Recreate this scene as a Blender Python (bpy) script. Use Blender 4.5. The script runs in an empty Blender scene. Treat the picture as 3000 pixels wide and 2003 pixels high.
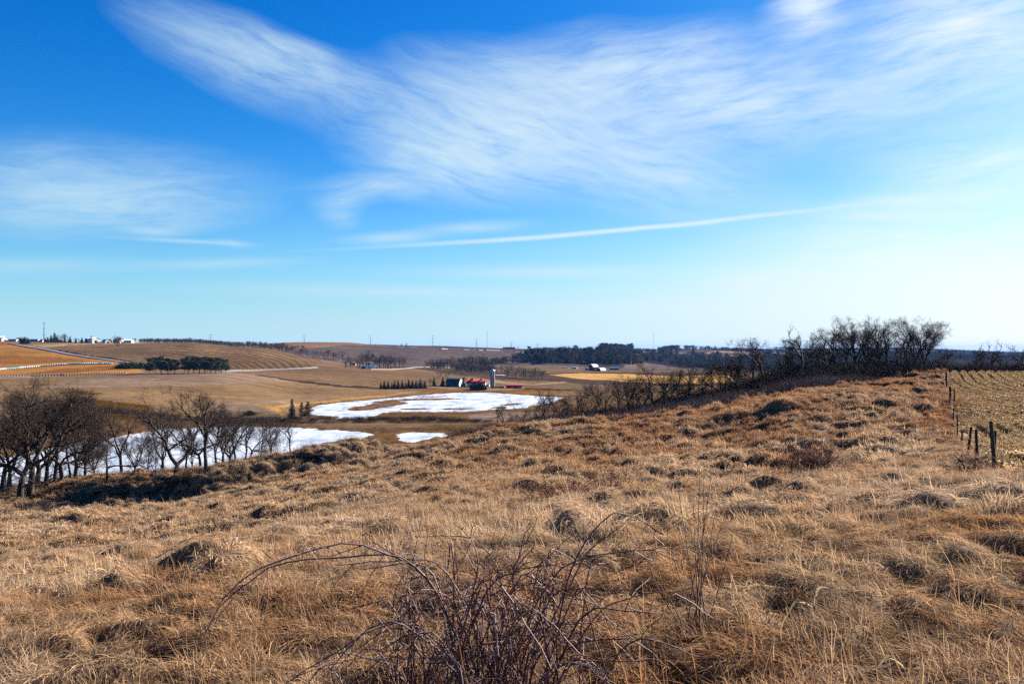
import bpy, math, random
import numpy as np
sc = bpy.context.scene
R = math.radians
PI = math.pi
# ------------------------------------------------------------------ camera
F = 2333.0                     # focal length in units of photograph pixels (28 mm on a 36 mm frame)
HZ = 1020.0                    # row of the true horizon in the photograph
cam = bpy.data.cameras.new('camera'); cam_o = bpy.data.objects.new('camera', cam)
sc.collection.objects.link(cam_o); sc.camera = cam_o
cam.lens = 28.0; cam.sensor_width = 36.0; cam.sensor_fit = 'HORIZONTAL'
cam.clip_start = 0.05; cam.clip_end = 60000
cam.shift_y = (HZ - 1001.5) / 3000.0
cam_o.location = (0, 0, 0); cam_o.rotation_euler = (PI/2, 0, 0)
# ------------------------------------------------------------------ sun, exposure
SUN_AZ, SUN_EL = 51.0, 23.5
SV = np.array([math.sin(R(SUN_AZ))*math.cos(R(SUN_EL)), math.cos(R(SUN_AZ))*math.cos(R(SUN_EL)), math.sin(R(SUN_EL))])
sun = bpy.data.lights.new('sun', 'SUN'); sun.energy = 5.0; sun.angle = R(0.53); sun.color = (1.0, 0.95, 0.87)
sun_o = bpy.data.objects.new('sun', sun); sc.collection.objects.link(sun_o)
sun_o.rotation_euler = (PI/2 - R(SUN_EL), 0, PI - R(SUN_AZ))
sun_o.location = (60, 40, 60)
sc.view_settings.view_transform = 'Standard'; sc.view_settings.look = 'None'
sc.view_settings.exposure = 1.8; sc.view_settings.gamma = 1.0
sc.view_settings.use_curve_mapping = False
sc.cycles.max_bounces = 3; sc.cycles.diffuse_bounces = 1; sc.cycles.glossy_bounces = 1
sc.cycles.transmission_bounces = 2; sc.cycles.transparent_max_bounces = 6; sc.cycles.volume_bounces = 0
sc.cycles.caustics_reflective = False; sc.cycles.caustics_refractive = False
sc.cycles.use_denoising = False
sc.cycles.use_adaptive_sampling = True; sc.cycles.adaptive_threshold = 0.018; sc.cycles.adaptive_min_samples = 40
# ------------------------------------------------------------------ world: Nishita sky with cirrus
w = bpy.data.worlds.new('World'); w.use_nodes = True
nt = w.node_tree
class E:                       # small expression wrapper round Math nodes
    tree = None
    def __init__(s, sock): s.s = sock
    @staticmethod
    def m(op, *a, clamp=False):
        n = E.tree.nodes.new('ShaderNodeMath'); n.operation = op; n.use_clamp = clamp
        for i, v in enumerate(a):
            if isinstance(v, E): E.tree.links.new(v.s, n.inputs[i])
            else: n.inputs[i].default_value = float(v)
        return E(n.outputs[0])
    def __add__(s, o): return E.m('ADD', s, o)
    __radd__ = __add__
    def __sub__(s, o): return E.m('SUBTRACT', s, o)
    def __rsub__(s, o): return E.m('SUBTRACT', o, s)
    def __mul__(s, o): return E.m('MULTIPLY', s, o)
    __rmul__ = __mul__
    def __truediv__(s, o): return E.m('DIVIDE', s, o)
def sstep(x, a, b):            # smoothstep from a to b
    n = E.tree.nodes.new('ShaderNodeMapRange'); n.interpolation_type = 'SMOOTHSTEP'
    E.tree.links.new(x.s, n.inputs['Value'])
    n.inputs['From Min'].default_value = a; n.inputs['From Max'].default_value = b
    return E(n.outputs[0])
def gauss(x): return E.m('EXPONENT', (x*x) * -1.0)
E.tree = nt
sky = nt.nodes.new('ShaderNodeTexSky'); sky.sky_type = 'NISHITA'; sky.sun_disc = False
sky.sun_elevation = R(SUN_EL); sky.sun_rotation = R(SUN_AZ)
sky.altitude = 300; sky.air_density = 1.0; sky.dust_density = 0.6; sky.ozone_density = 1.5
tc = nt.nodes.new('ShaderNodeTexCoord'); sx = nt.nodes.new('ShaderNodeSeparateXYZ')
nt.links.new(tc.outputs['Generated'], sx.inputs[0])
dx, dy, dz = (E(sx.outputs[i]) for i in range(3))
az = E.m('ARCTAN2', dx, dy) * (180/PI)
el = E.m('ARCSINE', dz) * (180/PI)
def comb(x, y, z=0.0):
    c = nt.nodes.new('ShaderNodeCombineXYZ')
    for i, v in enumerate((x, y, z)):
        if isinstance(v, E): nt.links.new(v.s, c.inputs[i])
        else: c.inputs[i].default_value = v
    return c.outputs[0]
hs = nt.nodes.new('ShaderNodeHueSaturation'); hs.inputs['Saturation'].default_value = 1.5
nt.links.new(sky.outputs[0], hs.inputs['Color'])
mul = nt.nodes.new('ShaderNodeMix'); mul.data_type = 'RGBA'; mul.blend_type = 'MULTIPLY'; mul.inputs[0].default_value = 1.0
nt.links.new(hs.outputs[0], mul.inputs[6]); mul.inputs[7].default_value = (0.0, 0.60, 0.98, 1)
def pxae(px, py):
    a = math.atan((px-1500)/F); return math.degrees(a), math.degrees(math.atan((HZ-py)/F*math.cos(a)))
D2 = math.degrees(1/F)
def vdot(vec, c):
    n = nt.nodes.new('ShaderNodeVectorMath'); n.operation = 'DOT_PRODUCT'; nt.links.new(vec, n.inputs[0]); n.inputs[1].default_value = c
    return E(n.outputs['Value'])
def noise2(vec, detail, rough=0.6, colour=False):
    n = nt.nodes.new('ShaderNodeTexNoise'); n.noise_dimensions = '2D' if not colour else '3D'; nt.links.new(vec, n.inputs['Vector'])
    n.inputs['Scale'].default_value = 1.0; n.inputs['Detail'].default_value = detail; n.inputs['Roughness'].default_value = rough
    return n.outputs['Color'] if colour else E(n.outputs[0])
pos = comb(az, el, 1.0)
wsc = nt.nodes.new('ShaderNodeVectorMath'); wsc.operation = 'MULTIPLY'; nt.links.new(pos, wsc.inputs[0]); wsc.inputs[1].default_value = (.07, .14, 3.1)
wn = noise2(wsc.outputs[0], 2.0, 0.55, True)
def warped(a, b):
    s1 = nt.nodes.new('ShaderNodeVectorMath'); s1.operation = 'MULTIPLY_ADD'
    nt.links.new(wn, s1.inputs[0]); s1.inputs[1].default_value = (a, b, 0); nt.links.new(pos, s1.inputs[2])
    s2 = nt.nodes.new('ShaderNodeVectorMath'); s2.operation = 'ADD'
    nt.links.new(s1.outputs[0], s2.inputs[0]); s2.inputs[1].default_value = (-a/2, -b/2, 0)
    return s2.outputs[0]
wp = warped(5.0, 3.0); wthin = warped(1.2, 0.4)
def fibre(deg, along, across, off, detail):
    c_, s_ = math.cos(R(deg)), math.sin(R(deg))
    return noise2(comb(vdot(wp, (c_*along, s_*along, off)), vdot(wp, (-s_*across, c_*across, off*.7))), detail, .68)
fib_a = fibre(-16, .20, 1.15, 1.7, 6.0)
fib_b = fibre(6, .20, 1.2, 5.3, 6.0)
# strokes of cirrus: centre line x0,y0 -> x1,y1, half width (photograph pixels), strength
SA = [(80, -50, 1250, 330, 130, .9), (560, 105, 1250, 300, 90, .6), (600, 85, 1000, 185, 36, .5),
      (750, 260, 2150, 430, 260, 1.4), (900, 420, 1700, 520, 150, .9), (1250, 330, 2600, 640, 190, .7)]
SB = [(950, 260, 2700, 60, 170, .95), (1250, 370, 3400, 130, 190, .95), (2250, -120, 2500, 150, 120, 1.3),
      (2250, 30, 3600, 60, 260, .95), (-900, 490, 1150, 530, 175, .8),
      (-600, 600, 900, 575, 110, .6), (800, 545, 1400, 560, 60, .8), (870, 575, 1130, 675, 80, .6),
      (2250, 520, 3700, 410, 130, .6), (1700, 810, 3800, 680, 200, .9), (2050, 815, 2390, 812, 36, .6)]
ST = [(300, 672, 600, 683, 16, .9), (230, 696, 860, 715, 9, .9), (590, 704, 780, 724, 15, .7), (300, 655, 720, 663, 40, .4),
      (-600, 778, 600, 772, 30, .6), (150, 790, 1050, 755, 22, .7),
      (920, 709, 1360, 687, 22, 1.2), (1120, 680, 1650, 652, 24, .8), (700, 722, 2850, 572, 9, 2.6),
      (2150, 622, 3300, 535, 34, .6), (2250, 641, 3000, 622, 22, .55), (200, 852, 2000, 838, 30, .9), (1000, 905, 3200, 880, 40, 1.0), (900, 800, 2300, 775, 30, .8), (1500, 850, 3600, 800, 70, 1.0)]
FRAMES = {}
def frame(vec, deg):           # the same coordinates turned by deg; shared by all strokes of that slant
    k = (vec.node.name, deg)
    if k not in FRAMES:
        c_, s_ = math.cos(R(deg)), math.sin(R(deg)); FRAMES[k] = comb(vdot(vec, (c_, s_, 0)), vdot(vec, (-s_, c_, 0)))
    return FRAMES[k]
def field(lst, vec):
    t_ = None
    for (x0, y0, x1, y1, hw, amp) in lst:
        a0, e0 = pxae(x0, y0); a1, e1 = pxae(x1, y1)
        L = math.hypot(a1-a0, e1-e0); deg = math.degrees(math.atan2(e1-e0, a1-a0)); ca_, ce_ = (a0+a1)/2, (e0+e1)/2
        deg = min((-38, -16, -4, 0, 4, 9), key=lambda q: abs(q-deg)); c_, s_ = math.cos(R(deg)), math.sin(R(deg))
        p_, q_ = 2/L, 1/(hw*D2*1.25)
        m_ = nt.nodes.new('ShaderNodeVectorMath'); m_.operation = 'MULTIPLY_ADD'; nt.links.new(frame(vec, deg), m_.inputs[0])
        m_.inputs[1].default_value = (p_, q_, 0); m_.inputs[2].default_value = (-(ca_*c_+ce_*s_)*p_, -(-ca_*s_+ce_*c_)*q_, 0)
        g = nt.nodes.new('ShaderNodeTexGradient'); g.gradient_type = 'QUADRATIC_SPHERE'; nt.links.new(m_.outputs[0], g.inputs[0])
        v = E(g.outputs['Fac'])
        t_ = v*amp if t_ is None else E.m('MULTIPLY_ADD', v, amp, t_)
    return t_
ca = E.m('MAXIMUM', field(SA, wp) - 0.07, 0.0) * E.m('MAXIMUM', fib_a*3.0 - 0.3, 0.0)
cb = E.m('MAXIMUM', field(SB, wp) - 0.08, 0.0) * E.m('MAXIMUM', fib_b*3.0 - 0.3, 0.0)
ct = field(ST, wthin) * (fib_b + 0.5)
elp = E.m('MAXIMUM', el, 0.0)
dsun = az - 56.0
near = gauss(dsun/46.0)
veil = E.m('EXPONENT', elp * (-1/3.4)) * 2.7
veil2 = near * E.m('EXPONENT', elp * (-1/5.0)) * 2.6
dens = (ca + cb) + ct + (veil + veil2)
dens = 1.0 - E.m('EXPONENT', dens * -1.0)
ccol = nt.nodes.new('ShaderNodeMix'); ccol.data_type = 'RGBA'
ccol.inputs[6].default_value = (3.0, 4.3, 5.0, 1); ccol.inputs[7].default_value = (6.2, 6.3, 6.4, 1)
nt.links.new(near.s, ccol.inputs[0])
tint = nt.nodes.new('ShaderNodeMix'); tint.data_type = 'RGBA'; tint.inputs[6].default_value = (0.0, 0.60, 0.98, 1); tint.inputs[7].default_value = (0.34, 0.52, 0.70, 1)
nt.links.new(near.s, tint.inputs[0]); nt.links.new(tint.outputs[2], mul.inputs[7])
mix = nt.nodes.new('ShaderNodeMix'); mix.data_type = 'RGBA'
nt.links.new(dens.s, mix.inputs[0]); nt.links.new(mul.outputs[2], mix.inputs[6]); nt.links.new(ccol.outputs[2], mix.inputs[7])
bg = nt.nodes['Background']; bg.inputs['Strength'].default_value = 0.052
nt.links.new(mix.outputs[2], bg.inputs['Color'])
w.cycles.sampling_method = 'NONE'
sc.world = w
# ================================================================== helpers
C = sc.collection
def pchip(xk, yk, x):
    xk = np.asarray(xk, float); yk = np.asarray(yk, float)
    h = np.diff(xk); d = np.diff(yk)/h
    m = np.zeros(len(xk)); m[0] = d[0]; m[-1] = d[-1]
    for i in range(1, len(xk)-1):
        if d[i-1]*d[i] > 0:
            w1 = 2*h[i]+h[i-1]; w2 = h[i]+2*h[i-1]
            m[i] = (w1+w2)/(w1/d[i-1]+w2/d[i])
    x = np.clip(x, xk[0], xk[-1])
    k = np.clip(np.searchsorted(xk, x, side='right')-1, 0, len(h)-1)
    t = (x-xk[k])/h[k]
    return ((2*t**3-3*t**2+1)*yk[k] + (t**3-2*t**2+t)*h[k]*m[k] + (-2*t**3+3*t**2)*yk[k+1] + (t**3-t**2)*h[k]*m[k+1])
def _hash(ix, iy, seed):
    n = (ix.astype(np.int64)*374761393 + iy.astype(np.int64)*668265263 + seed*982451653) & 0xffffffff
    n = ((n ^ (n >> 13))*1274126177) & 0xffffffff
    return ((n ^ (n >> 16)) & 0xffff)/65535.0
def vn(x, y, seed=0):          # smooth value noise 0..1
    x = np.asarray(x, float); y = np.asarray(y, float)
    ix = np.floor(x); iy = np.floor(y); fx = x-ix; fy = y-iy
    fx = fx*fx*fx*(fx*(fx*6-15)+10); fy = fy*fy*fy*(fy*(fy*6-15)+10)
    a = _hash(ix, iy, seed); b = _hash(ix+1, iy, seed); c = _hash(ix, iy+1, seed); d = _hash(ix+1, iy+1, seed)
    return (a*(1-fx)+b*fx)*(1-fy) + (c*(1-fx)+d*fx)*fy
def fbm(x, y, seed=0, oct=4, gain=0.5):
    s = 0.0; a = 1.0; t = 0.0
    for k in range(oct):
        s = s + a*vn(x*2**k + 17.3*k, y*2**k - 9.1*k, seed+k*31); t += a; a *= gain
    return s/t
def smooth(a, b, x):
    t = np.clip((x-a)/(b-a), 0, 1); return t*t*(3-2*t)
def in_poly(px, py, poly):
    px = np.asarray(px); py = np.asarray(py); r = np.zeros(px.shape, bool); n = len(poly)
    for i in range(n):
        x0, y0 = poly[i]; x1, y1 = poly[(i+1) % n]
        if y0 == y1: continue
        c = ((y0 > py) != (y1 > py)) & (px < (x1-x0)*(py-y0)/(y1-y0)+x0)
        r ^= c
    return r
def sdist(px, py, poly):       # signed distance, positive outside
    d = np.full(px.shape, 1e9); n = len(poly)
    for i in range(n):
        x0, y0 = poly[i]; x1, y1 = poly[(i+1) % n]
        ex, ey = x1-x0, y1-y0; L = ex*ex+ey*ey+1e-9
        t = np.clip(((px-x0)*ex+(py-y0)*ey)/L, 0, 1)
        d = np.minimum(d, np.hypot(px-x0-t*ex, py-y0-t*ey))
    return np.where(in_poly(px, py, poly), -d, d)
# ================================================================== the lie of the land
# each line runs across the whole view: bearing (given as photograph column) -> (distance, height)
def zr(py, Y): return (HZ-py)/F*Y
LINES = [
 {-1500: (3, -2.4), 0: (3, -2.05), 1500: (3, -1.9), 3000: (3, -1.8), 4500: (3, -1.75)},
 {-1500: (10, -4.4), 0: (10, -3.4), 900: (10, -3.0), 1500: (10, -2.7), 2400: (10, -2.45), 3000: (10, -2.3), 4500: (10, -2.1)},
 {-1500: (20, -7.8), 0: (20, -5.9), 300: (20, -5.6), 600: (20, -5.25), 900: (20, -4.9), 1200: (20, -4.5), 1500: (20, -4.2), 2100: (20, -4.0), 2700: (20, -3.6), 3000: (20, -3.1), 4500: (20, -2.7)},
 {-1500: (35, -12.5), 0: (35, -9.5), 300: (35, -9.1), 600: (35, -8.5), 900: (35, -7.7), 1200: (35, -6.8), 1500: (35, -6.3), 1800: (35, -6.3), 2100: (35, -6.2), 2400: (35, -5.8), 2700: (35, -5.3), 3000: (35, -4.5), 4500: (35, -3.6)},
 {-1500: (50, -16), 0: (50, -12.4), 300: (50, -12), 600: (50, -11.2), 900: (50, -10.2), 1200: (50, -8.8), 1500: (50, -8.0), 1800: (50, -7.8), 2100: (50, -7.4), 2400: (50, -6.6), 2700: (50, -6.1), 3000: (50, -5.6), 4500: (50, -4.2)},
 {-1500: (65, -18.2), 0: (65, -14.7), 300: (65, -14.2), 600: (65, -13.3), 900: (65, -12.0), 1200: (65, -10.2), 1500: (65, -9.0), 1800: (65, -8.5), 2100: (65, -7.6), 2400: (65, -6.2), 2700: (65, -5.7), 3000: (65, -5.4), 4500: (65, -4.4)},
 {-1500: (84, -20.5), 0: (84, -16.5), 300: (82, -16.1), 500: (82, -15.8), 600: (82, -15.0), 750: (84, -14.2), 900: (86, -13.3), 1200: (86, -11.9), 1500: (82, -9.4), 1800: (80, -8.3), 2100: (80, -6.8), 2400: (80, -4.85), 2700: (80, -5.0), 3000: (80, -4.8), 4500: (80, -4.3)},
 {-1500: (90, -20.3), 0: (89, -16.3), 150: (88.5, -15.9), 300: (87, -14.7), 450: (86.5, -14.1), 600: (86.5, -13.3), 735: (89, -12.8), 900: (91, -11.8), 1050: (95, -11.6), 1130: (96, -12.1), 1200: (95, -12.0), 1300: (95, -11.4), 1500: (92, -9.1), 1700: (90, -8.6), 1850: (90, -8.1), 2000: (90, -7.35), 2200: (92, -6.2), 2400: (98, -4.75), 2700: (97, -4.5), 3000: (97, -4.25), 4500: (97, -4.0)},
 {-1500: (115, -22.5), 0: (112, -19.9), 300: (106, -17.4), 600: (105, -16.3), 900: (108, -15.6), 1200: (118, -15.2), 1500: (115, -12.0), 1800: (112, -9.9), 2000: (112, -8.2), 2200: (116, -6.3), 2400: (126, -4.2), 2600: (126, -3.9), 2800: (122, -3.85), 3000: (122, -3.85), 4500: (122, -3.8)},
 {-1500: (150, -28), 0: (150, -26), 300: (150, -26), 600: (150, -26), 900: (160, -27), 1200: (170, -27), 1500: (170, -24), 1800: (170, -21), 2200: (170, -14), 2500: (170, -9), 2800: (170, -7.5), 3000: (170, -7.5), 4500: (170, -7)},
 {-1500: (215, -37.0), 0: (215, -37.0), 600: (230, -37.2), 900: (270, -37.2), 1200: (300, -37.3), 1500: (300, -37.3), 2100: (300, -37), 2500: (300, -32), 2800: (300, -30), 4500: (300, -28)},
 {-1500: (300, -36.6), 0: (310, -36.5), 300: (340, -36.5), 600: (396, -36.6), 900: (405, -36.7), 1200: (405, -37), 1500: (405, -37.2), 2100: (405, -37.2), 2700: (405, -37), 4500: (405, -36)},
 {-1500: (390, -30), 0: (400, zr(1212, 400)), 300: (410, zr(1196, 410)), 600: (450, zr(1196, 450)), 800: (470, zr(1190, 470)), 930: (480, -37), 1200: (500, -37.3), 1500: (500, -37.3), 1800: (500, -36.6), 2400: (500, -36.5), 4500: (500, -36)},
 {-1500: (600, -24), 0: (600, zr(1112, 600)), 300: (600, zr(1110, 600)), 600: (620, zr(1109, 620)), 900: (600, zr(1159, 600)), 1200: (692, -36.9), 1500: (720, -36.8), 1800: (705, -36.5), 2400: (700, -36.5), 4500: (700, -35)},
 {-1500: (720, -22), 0: (720, zr(1099, 720)), 300: (705, zr(1094, 705)), 600: (705, zr(1094, 705)), 900: (760, zr(1112, 760)), 1200: (800, zr(1120, 800)), 1443: (765, zr(1131, 765)), 1700: (800, zr(1124, 800)), 2100: (800, -36.8), 4500: (800, -36)},
 {-1500: (900, -20), 0: (860, zr(1082, 860)), 300: (900, zr(1068, 900)), 600: (880, zr(1082, 880)), 900: (930, zr(1080, 930)), 1060: (1000, zr(1081, 1000)), 1200: (1050, zr(1087, 1050)), 1500: (1050, zr(1098, 1050)), 1800: (1000, zr(1106, 1000)), 2100: (1000, zr(1107, 1000)), 4500: (1000, -37)},
 {-1500: (1300, 8), 0: (1300, zr(1000, 1300)), 150: (1300, zr(1002, 1300)), 300: (1300, zr(1006, 1300)), 500: (1280, zr(1004, 1280)), 560: (1280, zr(1005, 1280)), 650: (1270, zr(1019, 1270)), 750: (1250, zr(1027, 1250)), 850: (1250, zr(1043, 1250)), 950: (1250, zr(1056, 1250)), 1060: (1300, zr(1068, 1300)), 1200: (1350, zr(1068, 1350)), 1400: (1400, zr(1083, 1400)), 1600: (1500, zr(1080, 1500)), 1745: (1500, zr(1084, 1500)), 2100: (1500, zr(1086, 1500)), 4500: (1500, -43)},
 {-1500: (1900, 10), 0: (1900, zr(1001, 1900)), 300: (1900, zr(1003, 1900)), 600: (1900, zr(1006, 1900)), 700: (1950, zr(1010, 1950)), 800: (2000, zr(1006, 2000)), 870: (2000, zr(1003, 2000)), 950: (2000, zr(1001.5, 2000)), 1030: (2000, zr(1003, 2000)), 1085: (2000, zr(1007.5, 2000)), 1268: (2000, zr(1013, 2000)), 1396: (2000, zr(1017, 2000)), 1500: (2000, zr(1021, 2000)), 1575: (2000, zr(1023.5, 2000)), 1700: (2000, zr(1027, 2000)), 1790: (2050, zr(1035, 2050)), 1900: (2200, zr(1062, 2200)), 2100: (2200, zr(1066, 2200)), 2400: (2200, zr(1060, 2200)), 4500: (2200, -44)},
 {-1500: (3100, 0), 0: (3100, zr(1012, 3100)), 900: (3100, zr(1014, 3100)), 1500: (3100, zr(1029, 3100)), 1700: (3100, zr(1024, 3100)), 1840: (3100, zr(1022, 3100)), 1920: (3100, zr(1030, 3100)), 2000: (3100, zr(1023, 3100)), 2100: (3100, zr(1027, 3100)), 2200: (3100, zr(1032, 3100)), 2400: (3100, zr(1042, 3100)), 2700: (3100, zr(1047, 3100)), 3000: (3100, zr(1056, 3100)), 4500: (3100, -50)},
 {-1500: (5600, 0), 0: (5600, zr(1022, 5600)), 1500: (5600, zr(1027, 5600)), 1900: (5600, zr(1031, 5600)), 2300: (5600, zr(1030, 5600)), 2500: (5600, zr(1028, 5600)), 2650: (5600, zr(1027, 5600)), 2800: (5600, zr(1033, 5600)), 3000: (5600, zr(1039, 5600)), 4500: (5600, zr(1043, 5600))},
 {-1500: (9000, -60), 4500: (9000, -60)},
 {-1500: (26000, -120), 4500: (26000, -120)},
]
_PX = np.arange(-1500, 4501, 12.0)
_LY = np.linspace(math.log(3), math.log(26000), 1500)
_T = np.zeros((len(_PX), len(_LY)))
def _table():
    ly = np.zeros((len(LINES), len(_PX))); pr = np.zeros_like(ly)
    for k, ln in enumerate(LINES):
        ks = sorted(ln)
        Ys = np.array([ln[q][0] for q in ks], float); Zs = np.array([ln[q][1] for q in ks], float)
        ly[k] = np.interp(_PX, ks, np.log(Ys)) if len(ks) < 3 else pchip(ks, np.log(Ys), _PX)
        rows = HZ - Zs*F/Ys
        pr[k] = np.interp(_PX, ks, rows) if len(ks) < 3 else pchip(ks, rows, _PX)
    for i in range(len(_PX)):
        _T[i] = pchip(ly[:, i], pr[:, i], _LY)
_table()
def H0(x, y):
    x = np.asarray(x, float); y = np.asarray(y, float)
    yy = np.maximum(y, 3.0)
    px = np.clip(1500 + F*x/yy, -1499, 4499); l = np.clip(np.log(yy), _LY[0], _LY[-1]-1e-6)
    a = (px+1500)/12.0; i = np.clip(a.astype(int), 0, len(_PX)-2); fa = a-i
    b = (l-_LY[0])/(_LY[1]-_LY[0]); j = np.clip(b.astype(int), 0, len(_LY)-2); fb = b-j
    r = (_T[i, j]*(1-fa)+_T[i+1, j]*fa)*(1-fb) + (_T[i, j+1]*(1-fa)+_T[i+1, j+1]*fa)*fb
    return (HZ-r)/F*yy
# ---- ponds: outlines on the ice plane
ZP = -38.0
def ice(px, py):
    Y = -ZP*F/(py-HZ); return ((px-1500)/F*Y, Y)
POND_A = [ice(*p) for p in [(-420, 1440), (-250, 1370), (0, 1348), (120, 1318), (200, 1300), (300, 1290), (400, 1268), (460, 1258), (560, 1252), (700, 1250), (850, 1251), (950, 1258), (1040, 1264), (1092, 1272), (1075, 1283), (1040, 1296), (960, 1312), (880, 1330), (780, 1350), (600, 1385), (300, 1415), (0, 1432), (-250, 1452)]]
POND_B = [ice(*p) for p in [(913, 1198), (925, 1188), (980, 1180), (1060, 1175), (1150, 1165), (1250, 1156), (1330, 1151), (1430, 1150), (1500, 1155), (1580, 1160), (1655, 1164), (1640, 1170), (1625, 1178), (1590, 1186), (1530, 1194), (1460, 1200), (1360, 1205), (1250, 1206), (1140, 1206), (1100, 1220), (1050, 1231), (975, 1233), (993, 1222), (960, 1218), (925, 1215), (905, 1208)]]
POND_C = [ice(*p) for p in [(1150, 1287), (1165, 1280), (1190, 1272), (1230, 1268), (1275, 1269), (1300, 1275), (1275, 1285), (1220, 1295), (1170, 1294)]]
ISLES = [[ice(*p) for p in q] for q in [
 [(1018, 1197), (1030, 1203), (1080, 1201), (1150, 1191), (1200, 1180), (1175, 1175), (1130, 1177), (1060, 1190)],
 [(1085, 1178), (1150, 1171), (1200, 1168), (1290, 1166), (1350, 1166), (1356, 1168), (1300, 1171), (1200, 1173), (1120, 1180)],
 [(1150, 1199), (1180, 1196), (1240, 1195), (1260, 1198), (1200, 1200)],
 [(1275, 1198), (1330, 1195), (1385, 1195), (1380, 1199), (1320, 1200)],
 [(1475, 1186), (1500, 1181), (1525, 1180), (1515, 1185), (1490, 1188)],
 [(1432, 1196), (1455, 1192), (1478, 1191), (1470, 1195)],
 [(1225, 1162), (1270, 1160), (1310, 1161), (1260, 1164)]]]
def pond_d(x, y):
    m = (y > 150) & (y < 760)
    d = np.full(np.shape(x), 400.0)
    if m.any():
        xm, ym = x[m], y[m]
        q = np.minimum(np.minimum(sdist(xm, ym, POND_A), sdist(xm, ym, POND_B)), sdist(xm, ym, POND_C))
        q = q + (fbm(xm/11, ym/22, 5, 4, .6)-0.5)*13.0 + (fbm(xm/3, ym/7, 6, 2)-0.5)*5.0
        for I in ISLES:
            q = np.maximum(q, -(sdist(xm, ym, I) + (fbm(xm/5, ym/14, 8, 3)-0.5)*9.0)*0.7)
        d[m] = q
    return d
FX0, FK = 1.7, 0.527           # fence line x = FX0 + FK*y
def H(x, y):                   # ground without tussocks
    x = np.asarray(x, float); y = np.asarray(y, float)
    sh = np.broadcast(x, y).shape
    x = np.broadcast_to(x, sh).ravel(); y = np.broadcast_to(y, sh).ravel()
    z = H0(x, y)
    z = z + smooth(20, 300, y)*(fbm(x/90, y/140, 3, 3)-0.5)*np.clip(y/500, 0, 3.0)
    z = z + smooth(6, 20, y)*(fbm(x/7, y/7, 13, 2)-0.5)*0.5*(1-smooth(90, 140, y))
    d = pond_d(x, y)
    t = smooth(26, 0, d)*(y < 760)
    z = z*(1-t) + t*(ZP + np.clip(d*0.07, -1.5, 1.5))
    # the dam between the two ponds
    dm = np.abs(y - (402 + (x+120)*0.03)); wdm = smooth(-250, -200, x)*(1-smooth(-40, 0, x))
    z = np.maximum(z, np.where(wdm > 0, -38.5 + wdm*2.6*smooth(12, 3, dm), -999))
    return z.reshape(sh)
def tuss(x, y):                # slight unevenness of the near hillside under the turf
    f = 1-smooth(85, 120, y)
    corn = smooth(0.5, 3.0, x-(FX0+FK*y))*smooth(12, 20, y)
    return (fbm(x/1.3, y/1.3, 21, 3)-.5)*.10*f*(1-0.85*corn)
def G(x, y): return H(x, y) + tuss(np.asarray(x, float), np.asarray(y, float))
def at(px, Y):                 # a point of the ground at a bearing and distance
    x = (px-1500)/F*Y; return x, Y, float(H(np.array([x]), np.array([float(Y)]))[0])
def zrow(py, Y): return (HZ-py)/F*Y
# ================================================================== mesh and object helpers
def tag(o, label=None, cat=None, group=None, kind=None):
    if label: o['label'] = label
    if cat: o['category'] = cat
    if group: o['group'] = group
    if kind: o['kind'] = kind
    return o
def mesh_np(name, V, Fc, mat, smooth_=False):
    """V (n,3); Fc list of int arrays each (m,k)"""
    me = bpy.data.meshes.new(name)
    V = np.asarray(V, np.float32); me.vertices.add(len(V)); me.vertices.foreach_set('co', V.ravel())
    Fc = [np.asarray(f, np.int32) for f in Fc if len(f)]
    nl = sum(f.size for f in Fc); npoly = sum(len(f) for f in Fc)
    me.loops.add(nl); me.polygons.add(npoly)
    li = np.concatenate([f.ravel() for f in Fc]) if Fc else np.zeros(0, np.int32)
    me.loops.foreach_set('vertex_index', li)
    tot = np.concatenate([np.full(len(f), f.shape[1], np.int32) for f in Fc]) if Fc else np.zeros(0, np.int32)
    st = np.concatenate([[0], np.cumsum(tot)[:-1]]).astype(np.int32) if len(tot) else tot
    me.polygons.foreach_set('loop_start', st)
    if smooth_: me.polygons.foreach_set('use_smooth', np.ones(npoly, bool))
    me.update(calc_edges=True)
    if mat: me.materials.append(mat)
    return me
def obj(name, me, parent=None, loc=(0, 0, 0), rot=(0, 0, 0), scale=1.0):
    o = bpy.data.objects.new(name, me); C.objects.link(o)
    o.location = loc; o.rotation_euler = rot
    o.scale = (scale,)*3 if np.isscalar(scale) else scale
    if parent is not None: o.parent = parent
    return o
def empty(name, loc, rot=(0, 0, 0), scale=1.0):
    o = obj(name, None, None, loc, rot, scale); o.empty_display_size = 0.5; return o
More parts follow.
